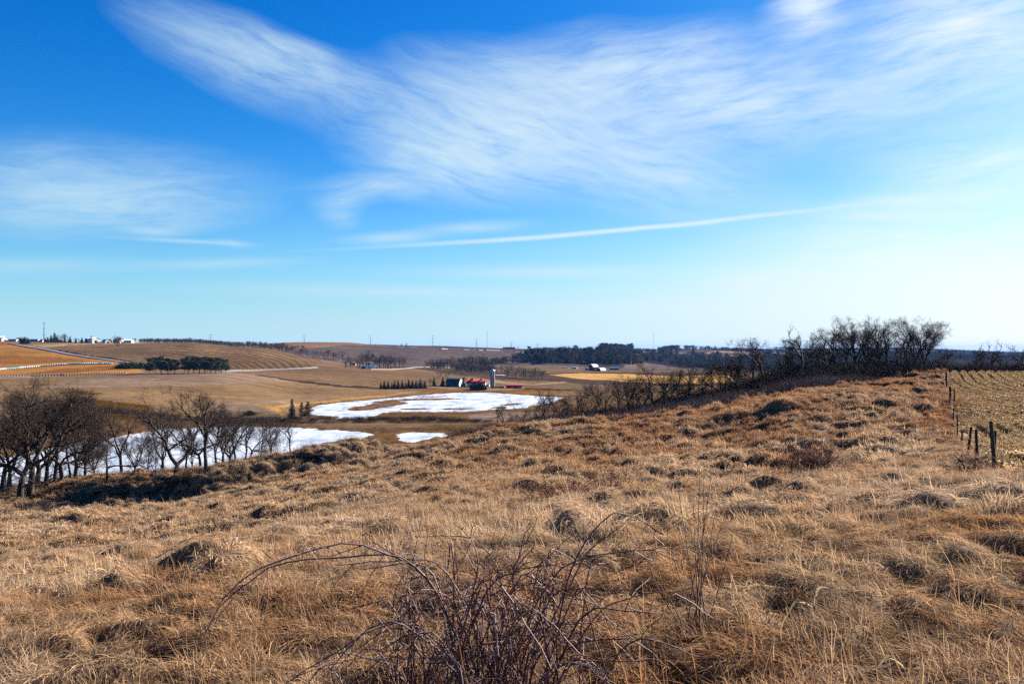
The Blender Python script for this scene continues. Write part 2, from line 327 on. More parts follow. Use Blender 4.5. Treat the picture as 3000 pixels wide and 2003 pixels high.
class MB:                      # collects shapes for one mesh
    def __init__(s): s.v = []; s.q = []; s.t = []; s.n = 0
    def add(s, V, quads=(), tris=()):
        V = np.asarray(V, float); s.v.append(V)
        if len(quads): s.q.append(np.asarray(quads, int)+s.n)
        if len(tris): s.t.append(np.asarray(tris, int)+s.n)
        s.n += len(V); return s
    def box(s, x0, x1, y0, y1, z0, z1):
        V = [(x, y, z) for z in (z0, z1) for y in (y0, y1) for x in (x0, x1)]
        return s.add(V, [(0, 2, 3, 1), (4, 5, 7, 6), (0, 1, 5, 4), (2, 6, 7, 3), (0, 4, 6, 2), (1, 3, 7, 5)])
    def tube(s, P, r, k=6, cap=False):
        P = np.asarray(P, float); r = np.broadcast_to(np.asarray(r, float), (len(P),))
        T = np.gradient(P, axis=0); T /= np.linalg.norm(T, axis=1)[:, None]+1e-9
        a = np.where(np.abs(T[:, 2:3]) > 0.9, np.array([[1., 0, 0]]), np.array([[0, 0, 1.]]))
        a = np.broadcast_to(a[0], T.shape)
        U = np.cross(T, a); U /= np.linalg.norm(U, axis=1)[:, None]+1e-9
        W = np.cross(T, U)
        th = np.arange(k)*2*PI/k
        V = P[:, None, :] + r[:, None, None]*(np.cos(th)[None, :, None]*U[:, None, :]+np.sin(th)[None, :, None]*W[:, None, :])
        n = len(P); i = np.arange(n-1)[:, None]*k; j = np.arange(k)[None, :]; j2 = (j+1) % k
        Q = np.stack([i+j, i+j2, i+k+j2, i+k+j], -1).reshape(-1, 4)
        V = V.reshape(-1, 3); tr = []
        if cap:
            V = np.vstack([V, P[0], P[-1]]); b = n*k
            tr = [(b, (q+1) % k, q) for q in range(k)] + [(b+1, (n-1)*k+q, (n-1)*k+(q+1) % k) for q in range(k)]
        return s.add(V, Q, tr)
    def prism(s, prof, x0, x1):        # profile in (y,z) extruded along x
        n = len(prof); V = [(x0, y, z) for y, z in prof]+[(x1, y, z) for y, z in prof]
        s.add(V, [(i, (i+1) % n, n+(i+1) % n, n+i) for i in range(n)])
        c0 = (x0, float(np.mean([p[0] for p in prof])), float(np.mean([p[1] for p in prof])))
        for x, off in ((x0, 0), (x1, 1)):
            V = [(x, y, z) for y, z in prof]+[(x, c0[1], c0[2])]
            s.add(V, (), [((i+1) % n, i, n) if off == 0 else (i, (i+1) % n, n) for i in range(n)])
        return s
    def mesh(s, name, mat, sm=False):
        return mesh_np(name, np.vstack(s.v), ([np.vstack(s.q)] if s.q else []) + ([np.vstack(s.t)] if s.t else []), mat, sm)
    def build(s, name, mat, parent=None, sm=False, **k):
        return obj(name, s.mesh(name, mat, sm), parent, **k)
# ------------------------------------------------------------------ materials
def mat_new(name):
    m = bpy.data.materials.new(name); m.use_nodes = True; t = m.node_tree; t.nodes.clear()
    o = t.nodes.new('ShaderNodeOutputMaterial'); return m, t, o
def simple(name, col, var=0.15, scale=3.0, rough=0.8, spec=0.2, bump=0.0, metal=0.0, stretch=(1, 1, 1)):
    m, t, o = mat_new(name)
    b = t.nodes.new('ShaderNodeBsdfPrincipled'); t.links.new(b.outputs[0], o.inputs[0])
    b.inputs['Roughness'].default_value = rough; b.inputs['Specular IOR Level'].default_value = spec; b.inputs['Metallic'].default_value = metal
    c = t.nodes.new('ShaderNodeTexCoord'); mp = t.nodes.new('ShaderNodeMapping'); mp.inputs['Scale'].default_value = stretch
    t.links.new(c.outputs['Object'], mp.inputs[0])
    n = t.nodes.new('ShaderNodeTexNoise'); n.inputs['Scale'].default_value = scale; n.inputs['Detail'].default_value = 4
    t.links.new(mp.outputs[0], n.inputs['Vector'])
    r = t.nodes.new('ShaderNodeMapRange'); r.inputs[3].default_value = 1-var*1.6; r.inputs[4].default_value = 1+var*1.6
    t.links.new(n.outputs[0], r.inputs[0])
    oi = t.nodes.new('ShaderNodeObjectInfo'); r2 = t.nodes.new('ShaderNodeMapRange'); r2.inputs[3].default_value = 1-var*0.8; r2.inputs[4].default_value = 1+var*0.8
    t.links.new(oi.outputs['Random'], r2.inputs[0])
    mm = t.nodes.new('ShaderNodeMath'); mm.operation = 'MULTIPLY'; t.links.new(r.outputs[0], mm.inputs[0]); t.links.new(r2.outputs[0], mm.inputs[1])
    v = t.nodes.new('ShaderNodeVectorMath'); v.operation = 'SCALE'; v.inputs[0].default_value = col[:3]
    t.links.new(mm.outputs[0], v.inputs['Scale']); t.links.new(v.outputs[0], b.inputs['Base Color'])
    if bump:
        bp = t.nodes.new('ShaderNodeBump'); bp.inputs['Strength'].default_value = bump; t.links.new(n.outputs[0], bp.inputs['Height']); t.links.new(bp.outputs[0], b.inputs['Normal'])
    return m
def ordinal(n):
    A = ['first', 'second', 'third', 'fourth', 'fifth', 'sixth', 'seventh', 'eighth', 'ninth', 'tenth', 'eleventh', 'twelfth', 'thirteenth', 'fourteenth', 'fifteenth', 'sixteenth', 'seventeenth', 'eighteenth', 'nineteenth']
    T = {2: 'twent', 3: 'thirt', 4: 'fort', 5: 'fift', 6: 'sixt', 7: 'sevent', 8: 'eight', 9: 'ninet'}
    if n <= 19: return A[n-1]
    return T[n//10]+'ieth' if n % 10 == 0 else T[n//10]+'y-'+A[n % 10-1]
# ================================================================== ground
def gp(px, py, y0, y1):        # where the ground seen at that bearing and height stands, between two distances
    Y = np.exp(np.linspace(math.log(y0), math.log(y1), 500)); X = (px-1500)/F*Y
    z = H(X, Y); r = HZ - z*F/Y
    k = int(np.argmin(np.abs(r-py))); return float(X[k]), float(Y[k]), float(z[k])
FIELDS = [  # y0, y1, colour, outline in bearing/row of the survey photograph
 (1500, 9000, (.055, .045, .04), [(1540, 900), (4500, 900), (4500, 1090), (1840, 1090), (1540, 1070)]),
 (300, 790, (.29, .175, .088), [(-900, 1100), (740, 1095), (1120, 1140), (1300, 1145), (900, 1180), (600, 1230), (-900, 1300)]),
 (300, 790, (.32, .21, .14), [(100, 1135), (250, 1110), (420, 1098), (640, 1088), (745, 1099), (900, 1115), (700, 1125), (450, 1130), (300, 1137)]),
 (300, 790, (.30, .20, .13), [(520, 1190), (740, 1176), (900, 1165), (1000, 1160), (980, 1166), (820, 1180), (745, 1186), (830, 1210), (760, 1215), (640, 1205)]),
 (300, 790, (.125, .06, .016), [(185, 1144), (240, 1143), (310, 1153), (250, 1157)]),
 (300, 790, (.125, .06, .016), [(150, 1168), (240, 1164), (330, 1175), (440, 1187), (430, 1230), (240, 1228), (130, 1195)]),
 (250, 460, (.15, .088, .042), [(-900, 1226), (450, 1228), (640, 1226), (880, 1222), (880, 1246), (500, 1252), (300, 1292), (-900, 1390)]),
 (560, 1310, (.50, .225, .06), [(-900, 1000), (45, 1010), (380, 1065), (425, 1092), (-900, 1108)]),
 (560, 1310, (.37, .155, .037), [(-900, 1030), (0, 1036), (150, 1046), (260, 1058), (100, 1066), (-900, 1080)]),
 (560, 1310, (.33, .135, .033), [(60, 1097), (190, 1080), (330, 1071), (385, 1082), (200, 1092)]),
 (900, 1330, (.20, .118, .062), [(95, 1016), (300, 1002), (560, 1001), (760, 1022), (960, 1050), (905, 1082), (670, 1088), (430, 1086), (380, 1062)]),
 (900, 1330, (.42, .27, .13), [(80, 1011), (300, 999), (310, 1007), (200, 1012), (130, 1019)]),
 (1000, 1900, (.38, .175, .055), [(-900, 985), (130, 989), (130, 1003), (40, 1011), (-900, 1010)]),
 (1200, 1900, (.42, .22, .09), [(290, 985), (390, 990), (560, 1001), (450, 1005), (300, 1009)]),
 (1100, 2100, (.155, .112, .10), [(820, 1030), (1000, 1011), (1400, 1019), (1570, 1036), (1570, 1070), (1400, 1072), (1200, 1078), (1000, 1066)]),
 (1500, 2100, (.31, .18, .10), [(690, 1022), (800, 1000), (1000, 998), (1110, 1008), (1000, 1012), (850, 1026)]),
 (1600, 2100, (.125, .08, .06), [(1090, 1007), (1400, 1014), (1720, 1024), (1720, 1031), (1560, 1035), (1400, 1022), (1150, 1014)]),
 (740, 1050, (.235, .14, .075), [(680, 1093), (900, 1080), (1000, 1084), (1260, 1092), (1330, 1106), (1250, 1140), (1110, 1138), (745, 1101)]),
 (780, 1560, (.105, .07, .048), [(1180, 1075), (1420, 1088), (1610, 1088), (1700, 1086), (2000, 1090), (2150, 1096), (2150, 1135), (1800, 1134), (1650, 1118), (1440, 1110), (1350, 1100)]),
 (900, 1600, (.23, .15, .09), [(1560, 1066), (1850, 1072), (2100, 1080), (2100, 1090), (1850, 1090), (1600, 1093)]),
 (780, 1500, (.72, .39, .13), [(1605, 1097), (1700, 1093), (1850, 1096), (1990, 1103), (2090, 1097), (2150, 1100), (2150, 1119), (2000, 1125), (1840, 1118), (1700, 1109)]),
 (780, 1500, (.40, .19, .055), [(1760, 1109), (1830, 1108), (1900, 1113), (1840, 1116)]),
 (690, 1100, (.26, .165, .095), [(1440, 1112), (1560, 1124), (1800, 1130), (2200, 1134), (2200, 1165), (1700, 1160), (1530, 1138), (1440, 1130)]),
 (690, 1100, (.085, .05, .03), [(1540, 1136), (1700, 1143), (2000, 1147), (2000, 1150), (1700, 1148), (1540, 1140)]),
 (690, 1100, (.085, .05, .03), [(1560, 1147), (1800, 1154), (1800, 1157), (1560, 1150)]),
 (650, 860, (.31, .15, .055), [(1190, 1150), (1250, 1141), (1450, 1136), (1560, 1140), (1700, 1152), (1660, 1166), (1500, 1157), (1300, 1152)]),
 (650, 860, (.44, .29, .16), [(1240, 1134), (1300, 1129), (1480, 1131), (1510, 1141), (1420, 1144), (1330, 1140)]),
 (690, 1000, (.44, .29, .16), [(1370, 1108), (1440, 1112), (1500, 1119), (1560, 1125), (1650, 1117), (1665, 1119), (1570, 1128), (1480, 1122), (1370, 1113)]),
 (400, 560, (.20, .11, .05), [(1140, 1206), (1350, 1206), (1500, 1201), (1600, 1189), (1750, 1178), (1750, 1245), (950, 1245), (1060, 1232)]),
 (380, 560, (.30, .20, .145), [(1370, 1216), (1450, 1206), (1640, 1205), (1560, 1240), (1390, 1236)]),
 (250, 430, (.19, .105, .05), [(1040, 1262), (1300, 1243), (1500, 1243), (1500, 1300), (1000, 1340)]),
 (400, 760, (.48, .26, .09), [(745, 1184), (800, 1190), (850, 1182), (1000, 1169), (1230, 1144), (1230, 1149), (1000, 1175), (860, 1188), (812, 1196), (832, 1215), (815, 1215), (790, 1198)]),
 (640, 1100, (.06, .04, .028), [(745, 1100), (760, 1099), (900, 1116), (1010, 1130), (1130, 1136), (1130, 1140), (1000, 1135), (890, 1121)]),
 (900, 1350, (.03, .022, .016), [(105, 1016), (230, 1036), (380, 1057), (380, 1063), (230, 1043)]),
 (2300, 4000, (.16, .11, .09), [(1975, 1028), (2060, 1022), (2125, 1028), (2010, 1039)]),
 (2300, 4000, (.42, .28, .17), [(2060, 1034), (2110, 1026), (2260, 1027), (2330, 1036), (2200, 1040), (2120, 1046)]),
 (1500, 3000, (.20, .14, .115), [(1830, 1050), (1900, 1062), (1990, 1078), (2060, 1076), (2060, 1092), (1830, 1092)]),
 (2300, 4000, (.35, .24, .17), [(1840, 1036), (1905, 1026), (1925, 1030), (1830, 1046)]),
]
def paint(x, y, z):
    n = len(x); col = np.zeros((n, 4), np.float32); col[:, 3] = 1
    col[:, :3] = (.25, .155, .085)
    px = 1500+F*x/np.maximum(y, 3); py = HZ-z*F/np.maximum(y, 3)
    jx = (fbm(x/(4+y*.012), y/(6+y*.05), 71, 2)-.5)*10; jy = (fbm(x/(4+y*.02), y/(10+y*.06), 72, 2)-.5)*3.5
    for y0, y1, c, poly in FIELDS:
        xs = [p[0] for p in poly]; ys = [p[1] for p in poly]
        m = (y > y0) & (y < y1) & (px > min(xs)-10) & (px < max(xs)+10) & (py > min(ys)-5) & (py < max(ys)+5)
        if not m.any(): continue
        k = np.where(m)[0]; ins = in_poly(px[k]+jx[k], py[k]+jy[k], poly)
        col[k[ins], :3] = c
    # ploughed contour strips on the left hill
    m = (y > 900) & (y < 1330) & in_poly(px, py, FIELDS[10][3])
    q = np.hypot(px-540, (py-1088)*4.6) + (fbm(x/60, y/60, 91, 2)-.5)*12
    s = 0.5+0.5*np.sin(q*2*PI/23.0); band = smooth(0.45, 0.75, s)*smooth(90, 130, q)*(1-smooth(330, 400, q))
    lf = smooth(430, 560, px)
    col[m, :3] *= (1+0.30*(1-s[m])-0.42*band[m]*(0.35+0.65*lf[m]))[:, None]
    # drill rows elsewhere: faint bands along the lie of the land
    m = (y > 300) & (y < 2100)
    st = fbm(x/60, y/16, 75, 3); col[m, :3] *= (0.72+0.56*st[m])[:, None]
    st = fbm(x/240, y/90, 78, 2); col[m, :3] *= (0.8+0.4*st[m])[:, None]
    # shores
    d = pond_d(x, y); m = (y > 150) & (y < 760) & (d > -4) & (d < 9)
    k = smooth(9, 1, d[m])[:, None]; col[m, :3] = col[m, :3]*(1-k) + k*np.array((.23, .115, .045))
    dm = np.abs(y-(404+(x+120)*0.03)); m = (dm < 13) & (x > -235) & (x < -10)
    k = (smooth(13, 8, dm[m])*smooth(.3, .5, fbm(x[m]/5, y[m]/5, 81, 2)))[:, None]; col[m, :3] = col[m, :3]*(1-k)+k*np.array((.05, .032, .02))
    col[:, :3] *= .50
    # near hill: thatch; right of the fence: soil of the corn field; far side: woodland floor
    near = y < 150
    th = np.array((.06, .037, .021))*(0.6+0.8*fbm(x/1.7, y/1.7, 61, 3))[:, None]
    br = smooth(96, 108, y)*smooth(1440, 1700, px)   # brambles' leaf litter behind the meadow's far edge
    th = th*(1-br[:, None])+br[:, None]*np.array((.05, .033, .024))
    dr = smooth(70, 81, y)*(1-smooth(88, 92, y))*(1-smooth(850, 1050, px))*0.55  # draw and its bank darkened: their shade put into the ground colour
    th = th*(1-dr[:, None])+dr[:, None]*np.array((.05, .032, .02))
    corn = smooth(1.2, 2.4, x-(FX0+FK*y))*smooth(12, 17, y)
    th = th*(1-corn[:, None])+corn[:, None]*np.array((.17, .11, .052))
    f = (1-smooth(125, 150, y))
    col[:, :3] = col[:, :3]*(1-f[:, None])+th*f[:, None]
    return col
def corn_rows(x, y):           # cross-row coordinate in metres on the corn field
    L = math.hypot(1, FK); s = (x-(FX0+FK*y))/L
    far = smooth(58, 66, y)
    g_far = np.where(y < 100, ((100-y)/38.0)**2*14.0, 0)
    g_near = ((66-np.minimum(y, 66))/30.0)**1.5*3.0
    return (s - g_far)*far + (s - g_near)*(1-far)
def build_ground():
    a = np.linspace(-0.80, 0.80, 700); e = np.linspace(0, 1, 40)[1:]
    uo = 0.80+1.6*e**1.6; u = np.concatenate([-uo[::-1], a, uo])
    Yr = np.concatenate([np.linspace(-5, 2.4, 30)[:-1], np.exp(np.linspace(math.log(2.4), math.log(25500), 760))])
    U, Y = np.meshgrid(u, Yr); X = U*(np.maximum(Y, -4)+6.0)
    x = X.ravel(); y = Y.ravel()
    h = H(x, y); z = h+tuss(x, y)*0.9
    cm = (x-(FX0+FK*y) > 0.8) & (y > 10) & (y < 125)
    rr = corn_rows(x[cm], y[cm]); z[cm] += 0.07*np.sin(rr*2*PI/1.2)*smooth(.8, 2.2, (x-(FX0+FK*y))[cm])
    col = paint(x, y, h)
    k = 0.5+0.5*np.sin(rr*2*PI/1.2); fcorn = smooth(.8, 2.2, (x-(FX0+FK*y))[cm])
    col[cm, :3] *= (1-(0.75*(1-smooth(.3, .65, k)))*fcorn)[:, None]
    V = np.stack([x, y, z], 1); nr, nc = Y.shape
    i = (np.arange(nr-1)[:, None]*nc+np.arange(nc-1)[None, :]).ravel()
    Q = np.stack([i, i+1, i+nc+1, i+nc], 1)
    m, t, o = mat_new('ground')
    b = t.nodes.new('ShaderNodeBsdfDiffuse'); t.links.new(b.outputs[0], o.inputs[0])
    at_ = t.nodes.new('ShaderNodeAttribute'); at_.attribute_name = 'field'
    g = t.nodes.new('ShaderNodeNewGeometry')
    def nz(scale, det, lo, hi, st=(1, 1, 1)):
        mp = t.nodes.new('ShaderNodeMapping'); mp.inputs['Scale'].default_value = st; t.links.new(g.outputs['Position'], mp.inputs[0])
        n = t.nodes.new('ShaderNodeTexNoise'); n.inputs['Scale'].default_value = scale; n.inputs['Detail'].default_value = det
        n.inputs['Roughness'].default_value = .65; t.links.new(mp.outputs[0], n.inputs['Vector'])
        r = t.nodes.new('ShaderNodeMapRange'); r.inputs[1].default_value = .25; r.inputs[2].default_value = .75; r.inputs[3].default_value = lo; r.inputs[4].default_value = hi
        t.links.new(n.outputs[0], r.inputs[0]); return r.outputs[0], n.outputs[0]
    n1, h1 = nz(7.0, 6, .45, 1.55, (1, 1.6, 1)); n2, h2 = nz(.12, 6, .60, 1.40)
    mm = t.nodes.new('ShaderNodeMath'); mm.operation = 'MULTIPLY'; t.links.new(n1, mm.inputs[0]); t.links.new(n2, mm.inputs[1])
    v = t.nodes.new('ShaderNodeVectorMath'); v.operation = 'SCALE'; t.links.new(at_.outputs['Color'], v.inputs[0]); t.links.new(mm.outputs[0], v.inputs['Scale'])
    t.links.new(v.outputs[0], b.inputs['Color'])
    bp = t.nodes.new('ShaderNodeBump'); bp.inputs['Strength'].default_value = .5; bp.inputs['Distance'].default_value = .06
    t.links.new(h1, bp.inputs['Height']); t.links.new(bp.outputs[0], b.inputs['Normal'])
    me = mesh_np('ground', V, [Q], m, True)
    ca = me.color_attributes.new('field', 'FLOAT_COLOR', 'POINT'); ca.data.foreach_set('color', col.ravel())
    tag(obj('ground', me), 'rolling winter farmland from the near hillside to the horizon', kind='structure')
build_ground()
# ------------------------------------------------------------------ ice
def ice_mat():
    m, t, o = mat_new('ice')
    b = t.nodes.new('ShaderNodeBsdfPrincipled'); t.links.new(b.outputs[0], o.inputs[0])
    b.inputs['Roughness'].default_value = .6; b.inputs['Specular IOR Level'].default_value = .25
    g = t.nodes.new('ShaderNodeNewGeometry'); mp = t.nodes.new('ShaderNodeMapping'); mp.inputs['Scale'].default_value = (.09, .05, 1)
    t.links.new(g.outputs['Position'], mp.inputs[0])
    n = t.nodes.new('ShaderNodeTexNoise'); n.inputs['Scale'].default_value = 1; n.inputs['Detail'].default_value = 7; n.inputs['Roughness'].default_value = .7
    t.links.new(mp.outputs[0], n.inputs['Vector'])
    r = t.nodes.new('ShaderNodeValToRGB'); r.color_ramp.elements[0].position = .38; r.color_ramp.elements[0].color = (.23, .28, .35, 1)
    r.color_ramp.elements[1].position = .56; r.color_ramp.elements[1].color = (.50, .515, .54, 1)
    t.links.new(n.outputs[0], r.inputs[0]); t.links.new(r.outputs[0], b.inputs['Base Color'])
    bp = t.nodes.new('ShaderNodeBump'); bp.inputs['Strength'].default_value = .25; bp.inputs['Distance'].default_value = .3
    t.links.new(n.outputs[0], bp.inputs['Height']); t.links.new(bp.outputs[0], b.inputs['Normal'])
    return m
M_ICE = ice_mat()
def ice_sheet(poly, name, label):
    c = np.mean(np.array(poly), 0); P = np.array(poly); d = P-c; L = np.linalg.norm(d, axis=1)[:, None]
    P = P + d/L*7.0
    import bmesh
    bm = bmesh.new(); vs = [bm.verts.new((p[0], p[1], ZP)) for p in P]; f = bm.faces.new(vs)
    if f.normal.z < 0: f.normal_flip()
    bmesh.ops.triangulate(bm, faces=bm.faces[:])
    me = bpy.data.meshes.new(name); bm.to_mesh(me); bm.free(); me.materials.append(M_ICE)
    tag(obj(name, me), label, kind='structure')
ice_sheet(POND_A, 'frozen_pond', 'white frozen pond behind the bare trees on the left')
ice_sheet(POND_B, 'frozen_pond', 'white frozen pond with reed islands below the silo farm')
ice_sheet(POND_C, 'frozen_pond', 'small patch of white ice just beyond the near hill')
# ------------------------------------------------------------------ roads and snow strips
M_ROAD = simple('road_surface', (.17, .155, .17), .1, .2, .9)
M_PALE = simple('pale_road', (.27, .225, .19), .1, .2, .9)
M_SNOW = simple('snow', (.72, .74, .77), .03, .1, .7)
def strip(name, pts, wid, mat, lift, label, cell=18.0):
    P = np.array([p[:2] for p in pts]); s = np.concatenate([[0], np.cumsum(np.linalg.norm(np.diff(P, axis=0), axis=1))])
    n = max(4, int(s[-1]/cell)); q = np.linspace(0, s[-1], n); X = np.interp(q, s, P[:, 0]); Y = np.interp(q, s, P[:, 1])
    T = np.gradient(np.stack([X, Y], 1), axis=0); T /= np.linalg.norm(T, axis=1)[:, None]
    N = np.stack([-T[:, 1], T[:, 0]], 1); V = []
    Lx, Ly = X+N[:, 0]*wid/2, Y+N[:, 1]*wid/2; Rx, Ry = X-N[:, 0]*wid/2, Y-N[:, 1]*wid/2
    zc = np.maximum(np.maximum(H(Lx, Ly), H(Rx, Ry)), H(X, Y))+lift
    for (a, b, dz) in ((X+N[:, 0]*(wid/2+1), Y+N[:, 1]*(wid/2+1), -1.2), (Lx, Ly, 0), (Rx, Ry, 0), (X-N[:, 0]*(wid/2+1), Y-N[:, 1]*(wid/2+1), -1.2)):
        V.append(np.stack([a, b, zc+dz], 1))
    V = np.concatenate(V); k = np.arange(n-1); Q = []
    for j in range(3): Q.append(np.stack([j*n+k, (j+1)*n+k, (j+1)*n+k+1, j*n+k+1], 1))
    return tag(obj(name, mesh_np(name, V, [np.vstack(Q)], mat, False)), label, kind='structure')
strip('hill_road', [gp(30, 1006, 1000, 1299), gp(60, 1012, 950, 1299), gp(95, 1018, 950, 1299), gp(170, 1031, 900, 1299), gp(250, 1045, 900, 1299), gp(330, 1056, 850, 1290), gp(385, 1063, 850, 1250), gp(440, 1070, 800, 1200)], 8, M_ROAD, .25, 'grey road running down the left hillside')
RAIL_L = [gp(-260, 1112, 560, 760), gp(-100, 1109, 560, 760), gp(0, 1106, 560, 760), gp(100, 1103, 560, 760), gp(200, 1100, 560, 760), gp(300, 1096, 560, 800), gp(370, 1093.5, 560, 800)]
strip('valley_road', RAIL_L, 3.4, M_PALE, .2, 'pale valley road with a blue car on it')
RAIL_R = [gp(655, 1089, 690, 1000), gp(700, 1087, 690, 1000), gp(770, 1085, 690, 1000), gp(840, 1082.5, 690, 1000), gp(890, 1080, 690, 1000), gp(930, 1077, 690, 1000)]
strip('valley_road', RAIL_R, 2.4, M_PALE, .2, 'pale valley road leading right from the pine groves')
strip('farm_lane', [gp(1080, 1082, 800, 1200), gp(1120, 1082, 800, 1200), gp(1180, 1080, 850, 1250), gp(1240, 1075, 900, 1300), gp(1310, 1071, 900, 1390)], 6, M_PALE, .3, 'pale lane right of the farmstead in the trees')
strip('far_road', [gp(1470, 1063, 1200, 1900), gp(1560, 1065, 1200, 1900), gp(1640, 1067, 1200, 1900), gp(1720, 1071, 1200, 1800)], 9, M_PALE, .3, 'pale far road at the foot of the pine wood')
_sn = [(1160, 1016, 1185, 1017), (1198, 1018, 1222, 1019), (1290, 1022, 1308, 1022.5), (1314, 1023, 1340, 1024), (1356, 1024.5, 1374, 1025), (1378, 1025, 1396, 1025.5), (1400, 1026, 1412, 1026), (1422, 1026, 1462, 1027), (1462, 1028, 1500, 1030), (1508, 1031, 1524, 1032), (1530, 1033, 1552, 1036), (1452, 1098.5, 1482, 1099.5)]
for k, (a, b, c, d) in enumerate(_sn):
    lo, hi = (1000, 1600) if a == 1452 else (1500, 2000)
    P0, P1 = gp(a, b, lo, hi), gp(c, d, lo, hi)
    strip('snow_strip', [P0, ((P0[0]+P1[0])/2, (P0[1]+P1[1])/2), P1], 13 if lo > 1200 else 7, M_SNOW, .4, 'white drift of snow on the far hillside, %s from the left' % ordinal(k+1) if lo > 1200 else 'white streak of snow beside the silo', 6)
# ================================================================== plants: prototypes
def bark_mat(name, col, var=.3, sc_=9):
    return simple(name, col, var, sc_, .9, .1, .4, 0, (1, 1, .25))
M_BARK = bark_mat('oak_bark', (.055, .041, .034)); M_TWIG = simple('twigs', (.052, .037, .031), .3, 2.0, .9, .1)
M_BARK2 = bark_mat('grey_bark', (.17, .14, .125)); M_TWIG2 = simple('grey_twigs', (.135, .105, .10), .25, 2.0, .9, .1)
M_FARTWIG = simple('far_twigs', (.115, .085, .075), .3, .6, .95, .05)
M_FARTWIG2 = simple('far_dark_twigs', (.06, .05, .045), .3, .6, .95, .05)
M_LEAF = simple('dead_oak_leaves', (.16, .065, .028), .35, 2.0, .8, .1)
M_NEEDLE = simple('pine_needles', (.028, .042, .02), .4, 1.5, .8, .1)
M_NEEDLE2 = simple('spruce_needles', (.022, .034, .026), .4, 1.5, .8, .1)
M_CTRUNK = simple('conifer_bark', (.09, .06, .045), .3, 4, .9, .1)
def unit(v): return v/(np.linalg.norm(v)+1e-9)
def perp(d, rng):
    a = rng.normal(size=3); a -= d*np.dot(a, d); return unit(a)
def limb(p, d, L, n, wig, up, rng):
    P = [p]; d = unit(d)
    for i in range(n):
        d = unit(d + rng.normal(size=3)*wig + np.array([0, 0, up])); P.append(P[-1]+d*L/n)
    return np.array(P), d
class Tree:
    def __init__(s): s.main = []; s.fine = []
    def emit(s, P, r, lvl): (s.main if lvl <= 1 else s.fine).append((P, r, lvl))
def bare_tree(seed, Hh=12.0, trunk=.3, forks=3, spread=.75, dens=1.0, depth=4, lean=(0, 0), r0=0.250, wig=.16, up=.06, tall=False):
    rng = np.random.default_rng(seed); T = Tree()
    th = Hh*trunk
    d0 = unit(np.array([lean[0], lean[1], 1.0]))
    P, d = limb(np.array([0, 0, -.4]), d0, th+.4, 5, .05, .02, rng)
    rr = np.linspace(r0*1.25, r0*.85, len(P)); rr[0] = r0*1.7
    T.emit(P, rr, 0)
    def grow(p, d, L, r, lvl):
        n = {1: 7, 2: 5, 3: 4, 4: 3, 5: 2}[lvl]
        Pb, de = limb(p, d, L, n, wig*(1+.25*lvl), up*(1.2 if lvl == 1 else .6), rng)
        T.emit(Pb, np.linspace(r, max(r*.3, .005), len(Pb)), lvl)
        if lvl >= depth: return
        nc = {1: 8, 2: 7, 3: 5, 4: 4}[lvl]; nc = max(2, int(round(nc*dens*rng.uniform(.8, 1.2))))
        for c in range(nc):
            f = rng.uniform(.22 if lvl == 1 else .12, 1.0)
            k = f*(len(Pb)-1); i = min(int(k), len(Pb)-2); q = Pb[i]+(Pb[i+1]-Pb[i])*(k-i)
            dl = unit(Pb[i+1]-Pb[i]); a = rng.uniform(.45, 1.05)
            nd = unit(dl*math.cos(a)+perp(dl, rng)*math.sin(a) + np.array([0, 0, .12]))
            Lc = L*rng.uniform(.36, .62)*(1.15-.5*f); rc = max((r*(1-.65*f))*rng.uniform(.5, .72), .007)
            grow(q, nd, Lc, rc, lvl+1)
    top = P[-1]; a0 = rng.uniform(0, 2*PI)
    for k in range(forks):
        a = a0+2*PI*k/forks+rng.uniform(-.5, .5); sp = spread*rng.uniform(.6, 1.25)
        if tall and k == 0: sp *= .15
        nd = unit(np.array([math.cos(a)*sp, math.sin(a)*sp, 1.0])+d*.4)
        j = top if k < 2 or not tall else P[-2]
        grow(j, nd, Hh*(1-trunk)*rng.uniform(.82, 1.02), r0*.85/math.sqrt(forks/2.2), 1)
    for k in range(int(rng.integers(1, 4)*dens)):   # low side limbs
        f = rng.uniform(.55, .95); i = min(int(f*(len(P)-1)), len(P)-2); q = P[i]
        a = rng.uniform(0, 2*PI); grow(q, np.array([math.cos(a), math.sin(a), .35]), Hh*rng.uniform(.22, .38), r0*.32, 2)
    zt = max(max(q[0][:, 2].max() for q in T.fine), 1)
    return T, zt
def tubes_mesh(name, items, mat, thick=1.0, k_of=lambda l: 6 if l == 0 else (4 if l <= 2 else 3), rmin=0.0):
    mb = MB()
    for P, r, l in items: mb.tube(P, np.maximum(np.asarray(r)*thick, rmin), k_of(l))
    return mb.mesh(name, mat, True)
def leaves_mesh(name, T, mat, n, size, seed, low=0.0, high=1.0, zt=12):
    rng = np.random.default_rng(seed); ends = [P[-1] for P, r, l in T.fine if low*zt <= P[-1][2] <= high*zt]
    V = []; q = []
    for i in range(n):
        c = ends[rng.integers(len(ends))]+rng.normal(size=3)*.12
        a = unit(rng.normal(size=3))*size*rng.uniform(.6, 1.3); b = unit(np.cross(a, rng.normal(size=3)))*size*.6
        V += [c-a, c-b, c+a, c+b]; q.append((4*i, 4*i+1, 4*i+2, 4*i+3))
    return mesh_np(name, np.array(V), [np.array(q)], mat)
PROTO = {}
